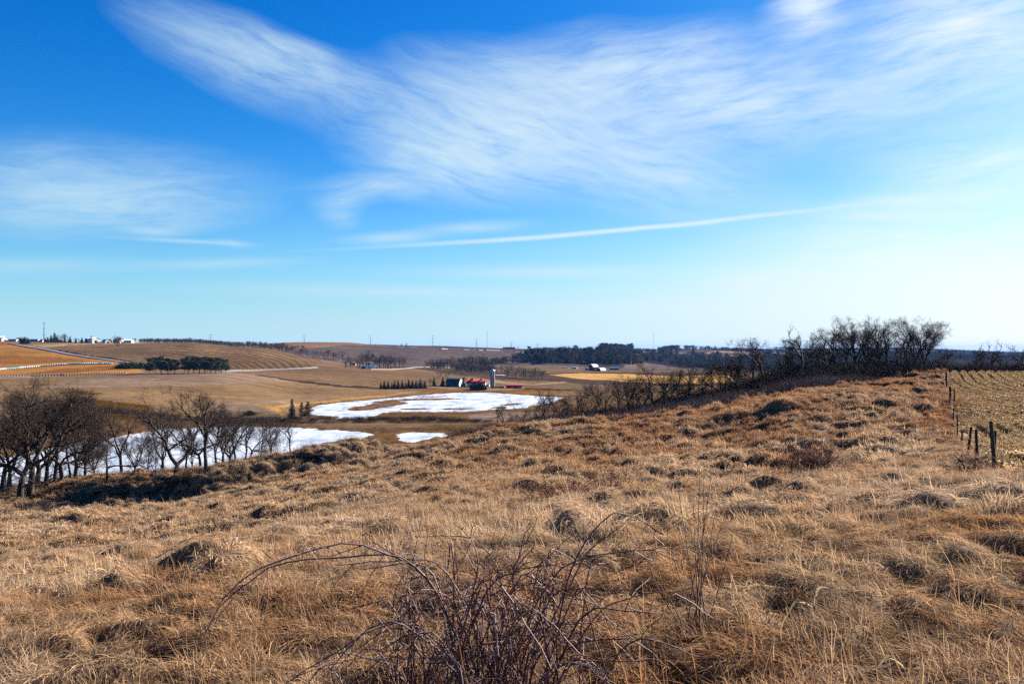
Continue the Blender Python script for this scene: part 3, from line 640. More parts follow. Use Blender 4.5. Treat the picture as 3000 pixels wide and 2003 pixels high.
def slivers(T, n, L0, L1, wid, seed):
    rng = np.random.default_rng(seed); A = []
    for P, r, l in T.fine: A += [P[-1], P[len(P)//2], P[-1]]
    A = np.array(A); c = A[rng.integers(0, len(A), n)]; d = rng.normal(size=(n, 3))+np.array([0, 0, .55])
    out = c*np.array([1, 1, .25])-np.array([0, 0, 0]); out[:, 2] = 0; d += out/(np.linalg.norm(out, axis=1)[:, None]+1e-6)*.5
    d /= np.linalg.norm(d, axis=1)[:, None]; L = rng.uniform(L0, L1, n)[:, None]
    b = np.cross(d, rng.normal(size=(n, 3))); b /= np.linalg.norm(b, axis=1)[:, None]+1e-6
    V = np.stack([c-b*wid, c+b*wid, c+d*L], 1).reshape(-1, 3)
    return V, np.arange(n*3).reshape(-1, 3)
def make_bare(key, seed, mt=None, mw=None, leaves=0, thick=1.0, rmin=.0065, lowhigh=(0, 1), **kw):
    T, zt = bare_tree(seed, **kw)
    cm = MB()
    for P, r, l in T.fine: cm.tube(P, np.maximum(np.asarray(r)*thick, rmin), 4 if l <= 2 else 3)
    nf = int(len(T.fine)*3.6); V, t = slivers(T, nf, .35, 1.2, .0075, seed+3); cm.add(V, (), t)
    d = {'h': zt, 'trunk': tubes_mesh('trunk', T.main, mt or M_BARK, thick, rmin=.03), 'crown': cm.mesh('crown', mw or M_TWIG, False)}
    if leaves: d['dead_leaves'] = leaves_mesh('dead_leaves', T, M_LEAF, leaves, .075, seed+5, lowhigh[0], lowhigh[1], zt)
    PROTO[key] = d
make_bare('oak_a', 11, forks=3, spread=.95, trunk=.22, r0=0.338, dens=1.05)
make_bare('oak_b', 12, forks=4, spread=.8, trunk=.28, r0=0.312, dens=1.0, leaves=120)
make_bare('oak_c', 13, forks=2, spread=.7, trunk=.16, r0=0.350, dens=1.1, leaves=350, lowhigh=(.45, 1))
make_bare('oak_d', 14, forks=3, spread=1.15, trunk=.26, r0=0.250, dens=.95, wig=.2)
make_bare('tall_a', 15, forks=3, spread=.5, trunk=.4, r0=0.237, dens=.9, tall=True)
make_bare('tall_b', 16, forks=3, spread=.42, trunk=.34, r0=0.213, dens=.85, tall=True)
make_bare('tall_c', 17, forks=2, spread=.4, trunk=.45, r0=0.225, dens=.9)
make_bare('round_a', 18, forks=5, spread=.85, trunk=.2, r0=0.300, dens=1.15, wig=.12, up=.1)
make_bare('round_b', 19, forks=4, spread=.7, trunk=.24, r0=0.275, dens=1.1, wig=.12, up=.08)
make_bare('pole_a', 20, forks=2, spread=.25, trunk=.5, r0=0.163, dens=.75, depth=4, tall=True)
make_bare('leafy', 21, forks=4, spread=.6, trunk=.2, r0=0.175, dens=.95, leaves=600, lowhigh=(.1, .9))
make_bare('scrub', 22, forks=5, spread=.8, trunk=.08, r0=0.088, dens=.9, wig=.22, rmin=.012)
make_bare('snag', 23, forks=2, spread=.6, trunk=.35, r0=0.250, dens=.5, depth=3, wig=.24)
def far_tree(key, seed, mt, shape='oval', n=900, thick=.06):
    """a tree a kilometre off: forked stem and a haze of short twigs"""
    T, zt = bare_tree(seed, Hh=12, trunk=.2 if shape != 'tall' else .3, forks=4, spread=.75 if shape == 'oval' else .4, dens=.8, depth=3, r0=0.325)
    mb = MB()
    for P, r, l in T.main+T.fine: mb.tube(P, np.maximum(np.asarray(r)*1.2, thick*(.9 if l < 3 else .55)), 3)
    rng = np.random.default_rng(seed+99); ends = [P[-1] for P, r, l in T.fine]+[P[len(P)//2] for P, r, l in T.fine]
    V = []; t = []
    for i in range(n):
        c = ends[rng.integers(len(ends))]+rng.normal(size=3)*.35; a = unit(rng.normal(size=3)+np.array([0, 0, .6]))*rng.uniform(.35, .8); b = perp(unit(a), rng)*thick*.6
        V += [c-b, c+b, c+a]; t.append((3*i, 3*i+1, 3*i+2))
    mb.add(np.array(V), (), np.array(t))
    PROTO[key] = {'h': zt, 'all': mb.mesh('far_bare_tree', mt, False)}
for i, s_ in enumerate((31, 32, 33, 34)): far_tree('far_%d' % i, s_, M_FARTWIG, 'oval' if i % 2 == 0 else 'tall')
far_tree('fard_0', 35, M_FARTWIG2); far_tree('fard_1', 36, M_FARTWIG2, 'tall')
def needles(cs, sizes, n_each, rng, flat=.5, sz=.25):
    V = []; t = []; k = 0
    for c, s in zip(cs, sizes):
        for _ in range(n_each):
            p = c+rng.normal(size=3)*np.array([s, s, s*flat])*.5
            a = unit(rng.normal(size=3))*sz*rng.uniform(.5, 1.2); b = perp(unit(a), rng)*sz*.5
            V += [p-a*.5, p+b, p+a, p-b]; t.append((k, k+1, k+2, k+3)); k += 4
    return np.array(V), np.array(t)
def conifer(key, seed, kind, mat):
    rng = np.random.default_rng(seed); cs = []; ss = []; Hh = 12.0
    tr = MB(); tr.tube([(0, 0, -.5), (0, 0, Hh*.5), (0, 0, Hh*.97)], [.26, .16, .03], 6)
    if kind == 'spruce':
        for z in np.linspace(.05, .985, 22):
            rad = 2.9*(1-z)**.85+.15; nb = max(4, int(13*(1-z)+4))
            for b in range(nb):
                a = rng.uniform(0, 2*PI); L = rad*rng.uniform(.75, 1.1)
                for f in np.linspace(.25, 1, max(2, int(L*2.2))):
                    cs.append(np.array([math.cos(a)*L*f, math.sin(a)*L*f, z*Hh-.22*L*f*f])); ss.append(.42*(1.2-.4*f))
        V, q = needles(cs, ss, 5, rng, .6, .34)
    elif kind == 'pine':
        for k in range(60):
            z = rng.uniform(.26, .99); rad = 2.9*math.sqrt(max(.05, 1-((z-.58)/.47)**2)); a = rng.uniform(0, 2*PI); L = rad*math.sqrt(rng.uniform(.1, 1.05))
            c = np.array([math.cos(a)*L, math.sin(a)*L, z*Hh]); cs.append(c); ss.append(rng.uniform(.9, 1.5))
            tr.tube([(0, 0, z*Hh-L*.5), c], [.06, .025], 3)
        V, q = needles(cs, ss, 44, rng, .62, .42)
    else:                       # open conifer with visible whorls
        for z in np.linspace(.14, .985, 15):
            rad = 3.1*(1-z)**.7+.2; nb = 7
            for b in range(nb):
                a = rng.uniform(0, 2*PI); L = rad*rng.uniform(.6, 1.15)
                for f in np.linspace(.3, 1, max(2, int(L*1.8))):
                    cs.append(np.array([math.cos(a)*L*f, math.sin(a)*L*f, z*Hh+.1*L*f])); ss.append(.5)
                tr.tube([(0, 0, z*Hh), (math.cos(a)*L, math.sin(a)*L, z*Hh+.1*L)], [.05, .02], 3)
        V, q = needles(cs, ss, 7, rng, .5, .36)
    PROTO[key] = {'h': Hh, 'trunk': tr.mesh('trunk', M_CTRUNK, True), 'crown': mesh_np('crown', V, [q], mat)}
    b = MB(); b.add(V, q); PROTO[key]['all'] = b.mesh('evergreen', mat)
for i in range(2): conifer('spruce_%d' % i, 51+i, 'spruce', M_NEEDLE2)
for i in range(3): conifer('pine_%d' % i, 61+i, 'pine', M_NEEDLE)
for i in range(2): conifer('fir_%d' % i, 71+i, 'fir', M_NEEDLE2)
def round_shrub(key, seed, mat):
    rng = np.random.default_rng(seed); cs = []; ss = []
    for k in range(90):
        d = unit(rng.normal(size=3)); d[2] = abs(d[2]); cs.append(d*np.array([2.6, 2.6, 3.4])*rng.uniform(.55, 1)); ss.append(.9)
    V, q = needles(cs, ss, 22, rng, 1, .42); PROTO[key] = {'h': 3.6, 'all': mesh_np('shrub', V, [q], mat)}
round_shrub('cedar', 81, M_NEEDLE)
def plant(key, name, x, y, z, h, label, cat='tree', group=None, rz=0.0, tilt=(0, 0), parts=True, sxy=1.0):
    p = PROTO[key]; s = h/p['h']
    rot = (tilt[1], tilt[0], rz)
    if not parts or 'trunk' not in p:
        o = obj(name, p['all'], None, (x, y, z), rot, (s*sxy, s*sxy, s)); return tag(o, label, cat, group)
    e = empty(name, (x, y, z), rot, (s*sxy, s*sxy, s))
    for k in ('trunk', 'crown', 'dead_leaves'):
        if k in p: obj(k, p[k], e)
    return tag(e, label, cat, group)
# ================================================================== trees in their places
rs = random.Random(5)
# ---- oaks on the gully bank, left foreground: column, distance, top row, kind, tilt, label
LEFT = [
 (8, 90, 1120, 'oak_d', (0, 0), 'bare oak at the very left edge of the gully bank'),
 (58, 86, 1112, 'oak_a', (-.03, 0), 'tall dark oak, second trunk from the left edge, above the gully'),
 (88, 87, 1128, 'oak_b', (.05, 0), 'forked oak, third trunk from the left edge, above the gully'),
 (132, 92, 1140, 'round_b', (.10, 0), 'bare oak leaning right, fourth trunk from the left edge'),
 (160, 97, 1180, 'tall_a', (0, 0), 'slim bare tree just right of the leaning oak, before the ice'),
 (205, 104, 1230, 'tall_c', (.03, 0), 'small bare tree between the left oaks and the low spreading tree'),
 (235, 108, 1245, 'scrub', (0, 0), 'bushy bare sapling in front of the left end of the ice'),
 (275, 106, 1250, 'round_a', (-.05, 0), 'low bare tree left of the spreading one on the bank'),
 (316, 87, 1235, 'oak_d', (0, 0), 'small spreading tree with short trunk on the lit grass bank'),
 (357, 96, 1178, 'tall_b', (.10, 0), 'slender tree leaning right behind the small spreading tree'),
 (395, 104, 1240, 'round_a', (0, 0), 'thin crowned tree between the leaning tree and the leafy one'),
 (432, 100, 1265, 'leafy', (0, 0), 'rusty-leaved young oak before the middle of the left ice'),
 (458, 87, 1285, 'leafy', (.04, 0), 'small rusty-leaved tree left of the big forked oak'),
 (512, 86, 1142, 'oak_c', (.03, 0), 'big forked oak with brown leaf tufts in its crown'),
 (545, 100, 1215, 'tall_c', (-.03, 0), 'straight bare tree close behind the big forked oak'),
 (566, 104, 1240, 'leafy', (0, 0), 'young tree with rusty leaves right of the big forked oak'),
 (604, 87, 1140, 'tall_a', (.07, 0), 'slender tall tree reaching above the others, right of the forked oak'),
 (634, 97, 1195, 'tall_b', (.03, 0), 'first bare tree right of the slender tall one'),
 (655, 92, 1190, 'round_b', (.12, 0), 'second bare tree right of the slender tall one, leaning right'),
 (690, 100, 1200, 'tall_c', (.02, 0), 'third bare tree right of the slender tall one'),
 (736, 96, 1205, 'oak_d', (0, 0), 'bare tree before the right part of the left ice'),
 (762, 102, 1215, 'leafy', (.03, 0), 'dim leafy sapling before the right part of the left ice'),
 (790, 104, 1220, 'tall_b', (-.08, 0), 'thin tree leaning left, second from the right of the bank'),
 (30, 100, 1150, 'round_a', (0, 0), 'bare oak filling the gap behind the two leftmost trunks'),
 (108, 99, 1150, 'oak_a', (-.04, 0), 'spreading oak behind the third and fourth trunks from the left'),
 (180, 92, 1165, 'oak_d', (.05, 0), 'crooked bare oak right of the slim tree on the left'),
 (220, 98, 1195, 'oak_b', (0, 0), 'middle-sized bare oak left of the low trees before the ice'),
 (248, 104, 1215, 'round_b', (0, 0), 'dense bare tree before the far left ice, right of the oaks'),
 (480, 102, 1195, 'round_b', (-.04, 0), 'dense bare tree close behind the left fork of the big oak'),
 (585, 99, 1185, 'oak_d', (.06, 0), 'crooked bare tree between the forked oak and the slender tall tree'),
 (672, 104, 1205, 'oak_a', (.06, 0), 'wide bare tree behind the trees right of the slender one'),
 (716, 103, 1212, 'tall_b', (.05, 0), 'thin bare tree left of the one before the right ice'),
 (812, 99, 1235, 'scrub', (.05, 0), 'low bushy sapling left of the last slim tree'),
 (852, 93, 1228, 'tall_a', (0, 0), 'last slim tree at the right end of the bank, alone against the ice'),
]
for (px, Y, top, key, tilt, label) in LEFT:
    x, y, z = at(px, Y); plant(key, 'bare_tree' if key != 'leafy' else 'leafy_oak', x, y, z-.1, (zrow(top, Y)-z)*1.05, label, 'tree', 'bare trees on the gully bank', rs.uniform(0, 6.28), tilt)
# ---- belt along the far edge of the near hill
BELT = [
 (1456, 118, 1190, 'pole_a', 0), (1472, 120, 1184, 'snag', .02), (1498, 118, 1195, 'scrub', 0), (1530, 116, 1163, 'oak_d', 0), (1568, 122, 1175, 'scrub', 0), (1600, 118, 1145, 'snag', -.22),
 (1632, 124, 1160, 'round_b', 0), (1662, 120, 1158, 'scrub', 0), (1700, 122, 1165, 'leafy', 0), (1727, 114, 1135, 'oak_d', -.08), (1748, 114, 1128, 'tall_b', .1), (1790, 120, 1150, 'scrub', 0), (1822, 118, 1145, 'round_b', 0),
 (1852, 112, 1100, 'pole_a', -.03), (1880, 124, 1110, 'round_a', 0), (1906, 110, 1060, 'oak_a', -.14), (1935, 116, 1105, 'scrub', 0), (1962, 114, 1098, 'round_b', 0), (2000, 118, 1100, 'round_a', 0), (2036, 110, 1072, 'oak_d', -.1), (2062, 118, 1078, 'tall_c', .04),
 (2088, 112, 1062, 'tall_b', 0), (2120, 122, 1075, 'round_b', 0), (2160, 112, 1040, 'oak_b', -.05), (2200, 116, 1028, 'tall_c', -.06), (2226, 120, 1040, 'scrub', 0), (2246, 114, 985, 'tall_a', -.2), (2285, 118, 1000, 'oak_d', -.14), (2312, 116, 990, 'tall_b', -.16),
 (2340, 114, 962, 'snag', -.12), (2362, 122, 985, 'round_b', -.05), (2398, 126, 1000, 'leafy', 0), (2425, 120, 962, 'oak_a', -.14), (2450, 124, 948, 'tall_c', -.08), (2478, 130, 985, 'round_b', -.05), (2505, 132, 936, 'oak_b', -.04), (2540, 128, 928, 'round_a', 0),
 (2572, 136, 958, 'tall_b', 0), (2600, 132, 952, 'tall_a', .03), (2628, 134, 950, 'oak_d', 0), (2655, 138, 962, 'tall_c', -.03), (2683, 130, 936, 'round_b', 0), (2708, 132, 932, 'round_a', .03), (2730, 140, 972, 'oak_d', .12), (2760, 146, 1010, 'scrub', .1), (2660, 145, 985, 'leafy', 0), (2560, 142, 975, 'round_a', 0),
 (2430, 138, 1000, 'round_a', 0), (2300, 132, 1035, 'round_a', 0), (2180, 130, 1060, 'round_a', 0),
 (1585, 124, 1150, 'tall_b', 0), (1650, 118, 1140, 'oak_d', -.05), (1690, 116, 1130, 'tall_c', 0), (1768, 118, 1120, 'round_b', 0), (1808, 114, 1115, 'tall_a', -.04), (1838, 116, 1105, 'oak_b', 0), (1945, 112, 1085, 'tall_c', -.05), (1985, 112, 1075, 'oak_d', -.04), (2015, 116, 1070, 'tall_b', 0), (2105, 116, 1055, 'oak_a', -.06), (2140, 114, 1050, 'tall_b', -.04),
]
BELT.sort()
for i, (px, Y, top, key, tl) in enumerate(BELT):
    x, y, z = at(px, Y); nm = {'leafy': 'leafy_oak', 'scrub': 'bare_sapling'}.get(key, 'bare_tree')
    look = {'oak_a': 'wide-crowned bare oak', 'oak_b': 'bare oak', 'oak_d': 'crooked bare tree', 'tall_a': 'tall narrow bare tree', 'tall_b': 'slim bare tree', 'tall_c': 'straight bare tree', 'round_a': 'round-crowned bare tree', 'round_b': 'dense bare tree', 'pole_a': 'thin pole-like bare tree', 'leafy': 'tree with rusty leaves', 'scrub': 'low bushy sapling', 'snag': 'sparse broken-topped tree'}[key]
    plant(key, nm, x, y, z-.2, (zrow(top, Y)-z+.2)*1.06, '%s, %s from the left in the hill-edge tree belt' % (look, ordinal(i+1)), 'tree', 'tree belt on the hill edge', rs.uniform(0, 6.28), (tl, 0))
RIGHT = [(2800, 165, 1040, 'scrub', 0, 'low bushy sapling just right of the gap behind the fence'), (2838, 170, 1030, 'pole_a', -.05, 'thin bare tree left of the forked trees beyond the corn field'),
 (2856, 160, 992, 'snag', .06, 'sparse forked tree beyond the left end of the corn field'), (2878, 172, 1020, 'round_b', 0, 'dense low tree between the two forked trees beyond the corn field'), (2912, 158, 994, 'snag', -.1, 'tall V-forked tree beyond the middle of the corn field'),
 (2940, 170, 1028, 'scrub', 0, 'low scrub tree right of the V-forked tree'), (2975, 158, 998, 'oak_d', -.06, 'spreading bare tree near the right edge beyond the corn field'), (3010, 166, 1005, 'oak_a', 0, 'bare tree cut by the right edge of the picture'), (3060, 166, 1000, 'oak_b', 0, 'bare oak just outside the right edge')]
for (px, Y, top, key, tl, label) in RIGHT[:-1]:
    x, y, z = at(px, Y); plant(key, 'bare_tree', x, y, z-.2, zrow(top, Y)-z+.2, label, 'tree', 'trees beyond the corn field', rs.uniform(0, 6.28), (tl, 0))
# ---- conifers in the valley
def by_base(key, name, px, py, toppy, y0, y1, label, group, cat='tree', parts=True, sxy=1.0):
    x, y, z = gp(px, py, y0, y1); return plant(key, name, x, y, z-.2, (py-toppy)/F*y+.2, label, cat, group, rs.uniform(0, 6.28), (0, 0), parts, sxy)
PA = [(438, 1095, 1050), (455, 1094, 1046), (472, 1095, 1045), (492, 1095, 1050), (512, 1094, 1052)]
for i, (px, b, t) in enumerate(PA): by_base('pine_%d' % (i % 3), 'pine_tree', px, b, t, 640, 760, 'dark pine, %s from the left in the left pine grove' % ordinal(i+1), 'left pine grove', sxy=1.25)
PB = [(540, 1093, 1050), (552, 1094, 1046), (567, 1093, 1045), (584, 1094, 1046), (600, 1093, 1046), (617, 1094, 1048), (632, 1094, 1047), (648, 1094, 1050), (662, 1093, 1054)]
for i, (px, b, t) in enumerate(PB): by_base('pine_%d' % ((i+1) % 3), 'pine_tree', px, b, t, 640, 760, 'dark pine, %s from the left in the long right pine grove' % ordinal(i+1), 'right pine grove', sxy=1.2)
for i, (px, b, t) in enumerate([(358, 1079, 1063), (370, 1080, 1061), (383, 1080, 1062), (398, 1080, 1061), (412, 1080, 1062)]):
    by_base('cedar', 'evergreen_shrub', px, b, t, 700, 1000, 'low dark evergreen, %s from the left beside the left pine grove' % ordinal(i+1), 'evergreens beside the pine grove', 'shrub', False, 1.5)
by_base('spruce_0', 'spruce_tree', 855, 1228, 1168, 405, 470, 'tall narrow spruce left of the pair by the upper pond', 'conifers at the pond')
by_base('fir_0', 'fir_tree', 884, 1226, 1179, 405, 470, 'smaller left tree of the conifer pair at the tip of the upper pond', 'conifers at the pond', sxy=.9)
by_base('fir_1', 'fir_tree', 902, 1228, 1177, 405, 470, 'broad right tree of the conifer pair at the tip of the upper pond', 'conifers at the pond', sxy=1.15)
for i, (px, t) in enumerate([(1116, 1120), (1126, 1115), (1137, 1116), (1148, 1121), (1156, 1115), (1166, 1114), (1178, 1114), (1188, 1120), (1197, 1111), (1208, 1113), (1219, 1114), (1231, 1109), (1245, 1115)]):
    by_base('spruce_%d' % (i % 2), 'spruce_tree', px, 1139 - (i > 7)*2, t, 690, 800, 'small dark spruce, %s from the left in the windbreak row' % ordinal(i+1), 'spruce windbreak left of the farm', parts=False, sxy=1.3)
FARM_T = [('cedar', 'cedar_bush', 1388, 1140, 1121, 'narrow dark cedar before the red-roofed barn', .7), ('cedar', 'cedar_bush', 1404, 1142, 1121, 'round dark cedar before the red-roofed barn', 1.3), ('spruce_0', 'spruce_tree', 1357, 1133, 1106, 'dark spruce between the blue-roofed barn and the red-roofed barn', 1.2),
          ('spruce_1', 'spruce_tree', 1297, 1130, 1103, 'dark spruce left of the blue-roofed barn', 1.2), ('spruce_0', 'spruce_tree', 1272, 1131, 1105, 'dark spruce at the left end of the farmyard', 1.2)]
for key, nm, px, b, t, lab, sxy in FARM_T: by_base(key, nm, px, b, t, 690, 830, lab, 'farmyard evergreens', parts=False, sxy=sxy)
for i, (px, b, t, lab) in enumerate([(1360, 1118, 1078, 'bare tree rising behind the spruce in the silo farmyard'), (1262, 1131, 1108, 'small bare tree in the lawn left of the farmyard'), (1242, 1137, 1114, 'small bare tree at the right end of the spruce windbreak'), (1286, 1116, 1082, 'tall bare tree left behind the silo farm'), (1310, 1112, 1088, 'bare tree behind the blue-roofed barn'), (1225, 1142, 1120, 'sapling before the spruce windbreak')]):
    by_base('far_%d' % (i % 4), 'bare_tree', px, b, t, 690, 900, lab, 'bare farmyard trees', parts=False)
# ---- distant bare trees one can tell apart
FAR = [ # px, base, top, y0, y1
 ('hedgerow below the long far ridge', 1200, 1800, [(868, 1047, 1028), (884, 1046, 1022), (901, 1048, 1023), (917, 1049, 1025), (934, 1050, 1023), (948, 1052, 1027), (962, 1054, 1022), (977, 1055, 1024), (992, 1056, 1025), (1004, 1056, 1026), (925, 1051, 1028), (985, 1057, 1030), (955, 1055, 1029), (876, 1047, 1027)], 'far'),
 ('grove round the white-gabled farmstead', 960, 1250, [(1012, 1077, 1038), (1028, 1078, 1044), (1046, 1076, 1042), (1062, 1074, 1032), (1074, 1072, 1026), (1082, 1074, 1030), (1098, 1078, 1042), (1112, 1079, 1038), (1124, 1079, 1036), (1136, 1080, 1038), (1146, 1080, 1042), (1158, 1078, 1040), (1170, 1077, 1042), (1180, 1077, 1043), (1130, 1076, 1040), (1105, 1075, 1043), (1054, 1078, 1050)], 'fard'),
 ('row on the slope right of the farmstead', 1000, 1450, [(1252, 1077, 1054), (1262, 1077, 1050), (1274, 1078, 1051), (1286, 1079, 1048), (1300, 1079, 1046), (1312, 1080, 1048), (1324, 1081, 1043), (1336, 1081, 1045), (1268, 1042, 1027), (1292, 1044, 1028), (1318, 1050, 1036)], 'fard'),
 ('dark belt behind the silo', 950, 1400, [(1348, 1084, 1042), (1360, 1085, 1044), (1372, 1085, 1042), (1384, 1086, 1040), (1396, 1086, 1042), (1408, 1087, 1041), (1420, 1088, 1043), (1432, 1088, 1046), (1444, 1088, 1050), (1356, 1086, 1050), (1390, 1088, 1052), (1414, 1088, 1052), (1404, 1084, 1038), (1376, 1084, 1038)], 'fard'),
 ('thicket right of the silo', 820, 1150, [(1456, 1096, 1068), (1468, 1098, 1070), (1480, 1100, 1066), (1492, 1101, 1068), (1503, 1102, 1070), (1515, 1104, 1072), (1528, 1106, 1070), (1540, 1107, 1073), (1552, 1108, 1074), (1566, 1110, 1076), (1578, 1111, 1077), (1590, 1110, 1080), (1486, 1104, 1076), (1510, 1106, 1078), (1535, 1109, 1080), (1558, 1111, 1082)], 'far'),
 ('hilltop farm on the left', 1180, 1320, [(178, 985, 960), (188, 986, 958), (200, 985, 961), (222, 986, 970), (232, 985, 972), (264, 984, 966), (270, 984, 968), (345, 1058, 1024), (335, 1057, 1028), (352, 1058, 1028)], 'far'),
]
for lab, y0, y1, lst, kd in FAR:
    for i, (px, b, t) in enumerate(sorted(lst)):
        by_base('%s_%d' % (kd, i % (4 if kd == 'far' else 2)), 'bare_tree', px, b, t, y0, y1, 'bare far tree, %s from the left, %s' % (ordinal(i+1), lab), lab, parts=False, sxy=1.15)
for i, (px, b, t) in enumerate([(140, 996, 980), (150, 996, 975), (160, 997, 969), (168, 997, 978), (190, 1003, 988), (205, 1003, 985), (222, 1004, 991), (240, 1005, 988), (252, 1004, 989), (268, 1005, 984), (280, 1005, 995), (133, 996, 983)]):
    by_base('spruce_%d' % (i % 2), 'spruce_tree', px, b, t, 1000, 1310, 'dark hilltop evergreen, %s from the left by the white shed' % ordinal(i+1), 'hilltop evergreens on the left', parts=False, sxy=1.5)
by_base('cedar', 'evergreen_bush', 73, 1007, 989, 1000, 1310, 'round dark bush beside the hill road, left of the pole', None, 'bush', False, .9)
by_base('cedar', 'evergreen_bush', 733, 1216, 1203, 395, 520, 'low dark evergreen bush left of the pond conifers', None, 'bush', False, 1.6)
for i, (px, b, t) in enumerate([(955, 1012, 1010), (987, 1012, 1009.5), (1080, 1013, 1010), (1098, 1013, 1007), (1120, 1013, 1010), (1159, 1014, 1008), (1177, 1016, 1006), (1190, 1016, 1004), (1352, 1016, 1013), (1518, 1022, 1014), (1554, 1023, 1018), (1592, 1024, 1019), (1612, 1024.5, 1016)]):
    by_base('fard_%d' % (i % 2), 'bare_tree', px, b, t, 1500, 2000, 'tiny lone tree, %s from the left along the long far ridge' % ordinal(i+1), 'lone trees on the far ridge', parts=False, sxy=1.3)
# ------------------------------------------------------------------ scattering (uncountable growth only)
def scatter(name, P, rot, scl, idx, protos, label, cat, kind='stuff'):
    me = bpy.data.meshes.new(name); me.vertices.add(len(P)); me.vertices.foreach_set('co', np.asarray(P, np.float32).ravel())
    a = me.attributes.new('rot', 'FLOAT_VECTOR', 'POINT'); a.data.foreach_set('vector', np.asarray(rot, np.float32).ravel())
    scl = np.asarray(scl, np.float32); scl = np.repeat(scl[:, None], 3, 1) if scl.ndim == 1 else scl
    a = me.attributes.new('scl', 'FLOAT_VECTOR', 'POINT'); a.data.foreach_set('vector', scl.ravel())
    a = me.attributes.new('idx', 'INT', 'POINT'); a.data.foreach_set('value', np.asarray(idx, np.int32))
    col = bpy.data.collections.new(name+'_kinds')
    for i, m in enumerate(protos):
        o = bpy.data.objects.new('%s_kind_%02d' % (name, i), m); col.objects.link(o)
    o = obj(name, me); ng = bpy.data.node_groups.new(name, 'GeometryNodeTree')
    ng.interface.new_socket('Geometry', in_out='INPUT', socket_type='NodeSocketGeometry'); ng.interface.new_socket('Geometry', in_out='OUTPUT', socket_type='NodeSocketGeometry')
    N = ng.nodes.new; i_ = N('NodeGroupInput'); o_ = N('NodeGroupOutput'); ip = N('GeometryNodeInstanceOnPoints'); ci = N('GeometryNodeCollectionInfo')
    ci.inputs['Collection'].default_value = col; ci.inputs['Separate Children'].default_value = True; ci.inputs['Reset Children'].default_value = True
    ip.inputs['Pick Instance'].default_value = True
    ng.links.new(i_.outputs[0], ip.inputs['Points']); ng.links.new(ci.outputs[0], ip.inputs['Instance'])
    for nm, ty, sock in (('rot', 'FLOAT_VECTOR', 'Rotation'), ('scl', 'FLOAT_VECTOR', 'Scale'), ('idx', 'INT', 'Instance Index')):
        na = N('GeometryNodeInputNamedAttribute'); na.data_type = ty; na.inputs[0].default_value = nm
        src = na.outputs[0]
        ng.links.new(src, ip.inputs[sock])
    ng.links.new(ip.outputs[0], o_.inputs[0])
    md = o.modifiers.new('scatter', 'NODES'); md.node_group = ng
    return tag(o, label, cat, kind=kind)
rn = np.random.default_rng(77)
def wood(name, regions, protos, label, hpx=None, seed=0):
    """regions: (polygon in column/row, y0, y1, count, height m lo, hi)"""
    P = []; S = []; I = []
    for poly, y0, y1, cnt, h0, h1 in regions:
        xs = [p[0] for p in poly]; k = 0
        while k < cnt:
            n = cnt*3
            px = rn.uniform(min(xs), max(xs), n); Y = np.exp(rn.uniform(math.log(y0), math.log(y1), n)); X = (px-1500)/F*Y
            z = H(X, Y); ok = in_poly(px, HZ-z*F/Y, poly)
            q = np.where(ok)[0][:cnt-k]
            if len(q) == 0: break
            for j in q:
                P.append((X[j], Y[j], z[j]-.3)); i = rn.integers(len(protos)); I.append(i); S.append(rn.uniform(h0, h1)/protos[i][1])
            k += len(q)
    P = np.array(P); rot = np.zeros((len(P), 3)); rot[:, 2] = rn.uniform(0, 6.28, len(P))
    S = np.array(S); S = np.stack([S*1.35, S*1.35, S], 1)
    return scatter(name, P, rot, S, I, [p[0] for p in protos], label, 'woods')
BARE = [(PROTO[k]['all'], PROTO[k]['h']) for k in ('far_0', 'far_1', 'fard_0', 'fard_1')]
DARKB = [(PROTO[k]['all'], PROTO[k]['h']) for k in ('fard_0', 'fard_1')]
PINE = [(PROTO[k]['all'], PROTO[k]['h']) for k in ('pine_0', 'spruce_0', 'pine_1', 'fard_0', 'fard_1', 'far_1')]
wood('woodland', [([(385, 985), (520, 995), (640, 1001), (740, 1008), (860, 1016), (900, 1026), (900, 1047), (850, 1043), (760, 1026), (650, 1018), (560, 1008), (385, 1003)], 1380, 1900, 480, 6, 10)], DARKB, 'dark bare wood along the left skyline')
wood('woodland', [([(1540, 1036), (1660, 1030), (1800, 1030), (1850, 1046), (1850, 1066), (1700, 1068), (1540, 1062)], 1500, 2200, 560, 6, 18), ([(1500, 1044), (1560, 1040), (1560, 1060), (1500, 1058)], 1500, 2000, 60, 6, 10), ([(1780, 1040), (1880, 1046), (1880, 1068), (1780, 1068)], 1500, 2200, 150, 6, 14)], PINE, 'dark pine wood behind the red barn')
wood('woodland', [([(1840, 1034), (1940, 1036), (2050, 1040), (2200, 1044), (2420, 1042), (2700, 1046), (2700, 1092), (2100, 1090), (1960, 1068), (1850, 1054)], 1700, 3300, 1700, 12, 20), ([(1960, 1066), (2060, 1062), (2760, 1062), (2760, 1098), (2300, 1094), (2080, 1082)], 1400, 2300, 900, 9, 16), ([(1760, 1018), (1850, 1018), (1850, 1034), (1760, 1036)], 2100, 3300, 160, 16, 24)], BARE[2:]+PINE[:1]+BARE[:1], 'broad bare wood covering the far right hillside')
wood('woodland', [([(1930, 1020), (1990, 1016), (1990, 1031), (1930, 1036)], 2800, 3400, 90, 16, 22), ([(1990, 1016), (2200, 1022), (2300, 1032), (2300, 1040), (2190, 1033), (2000, 1024)], 3050, 3700, 150, 14, 20)], DARKB, 'line of bare trees along the far right ridge')
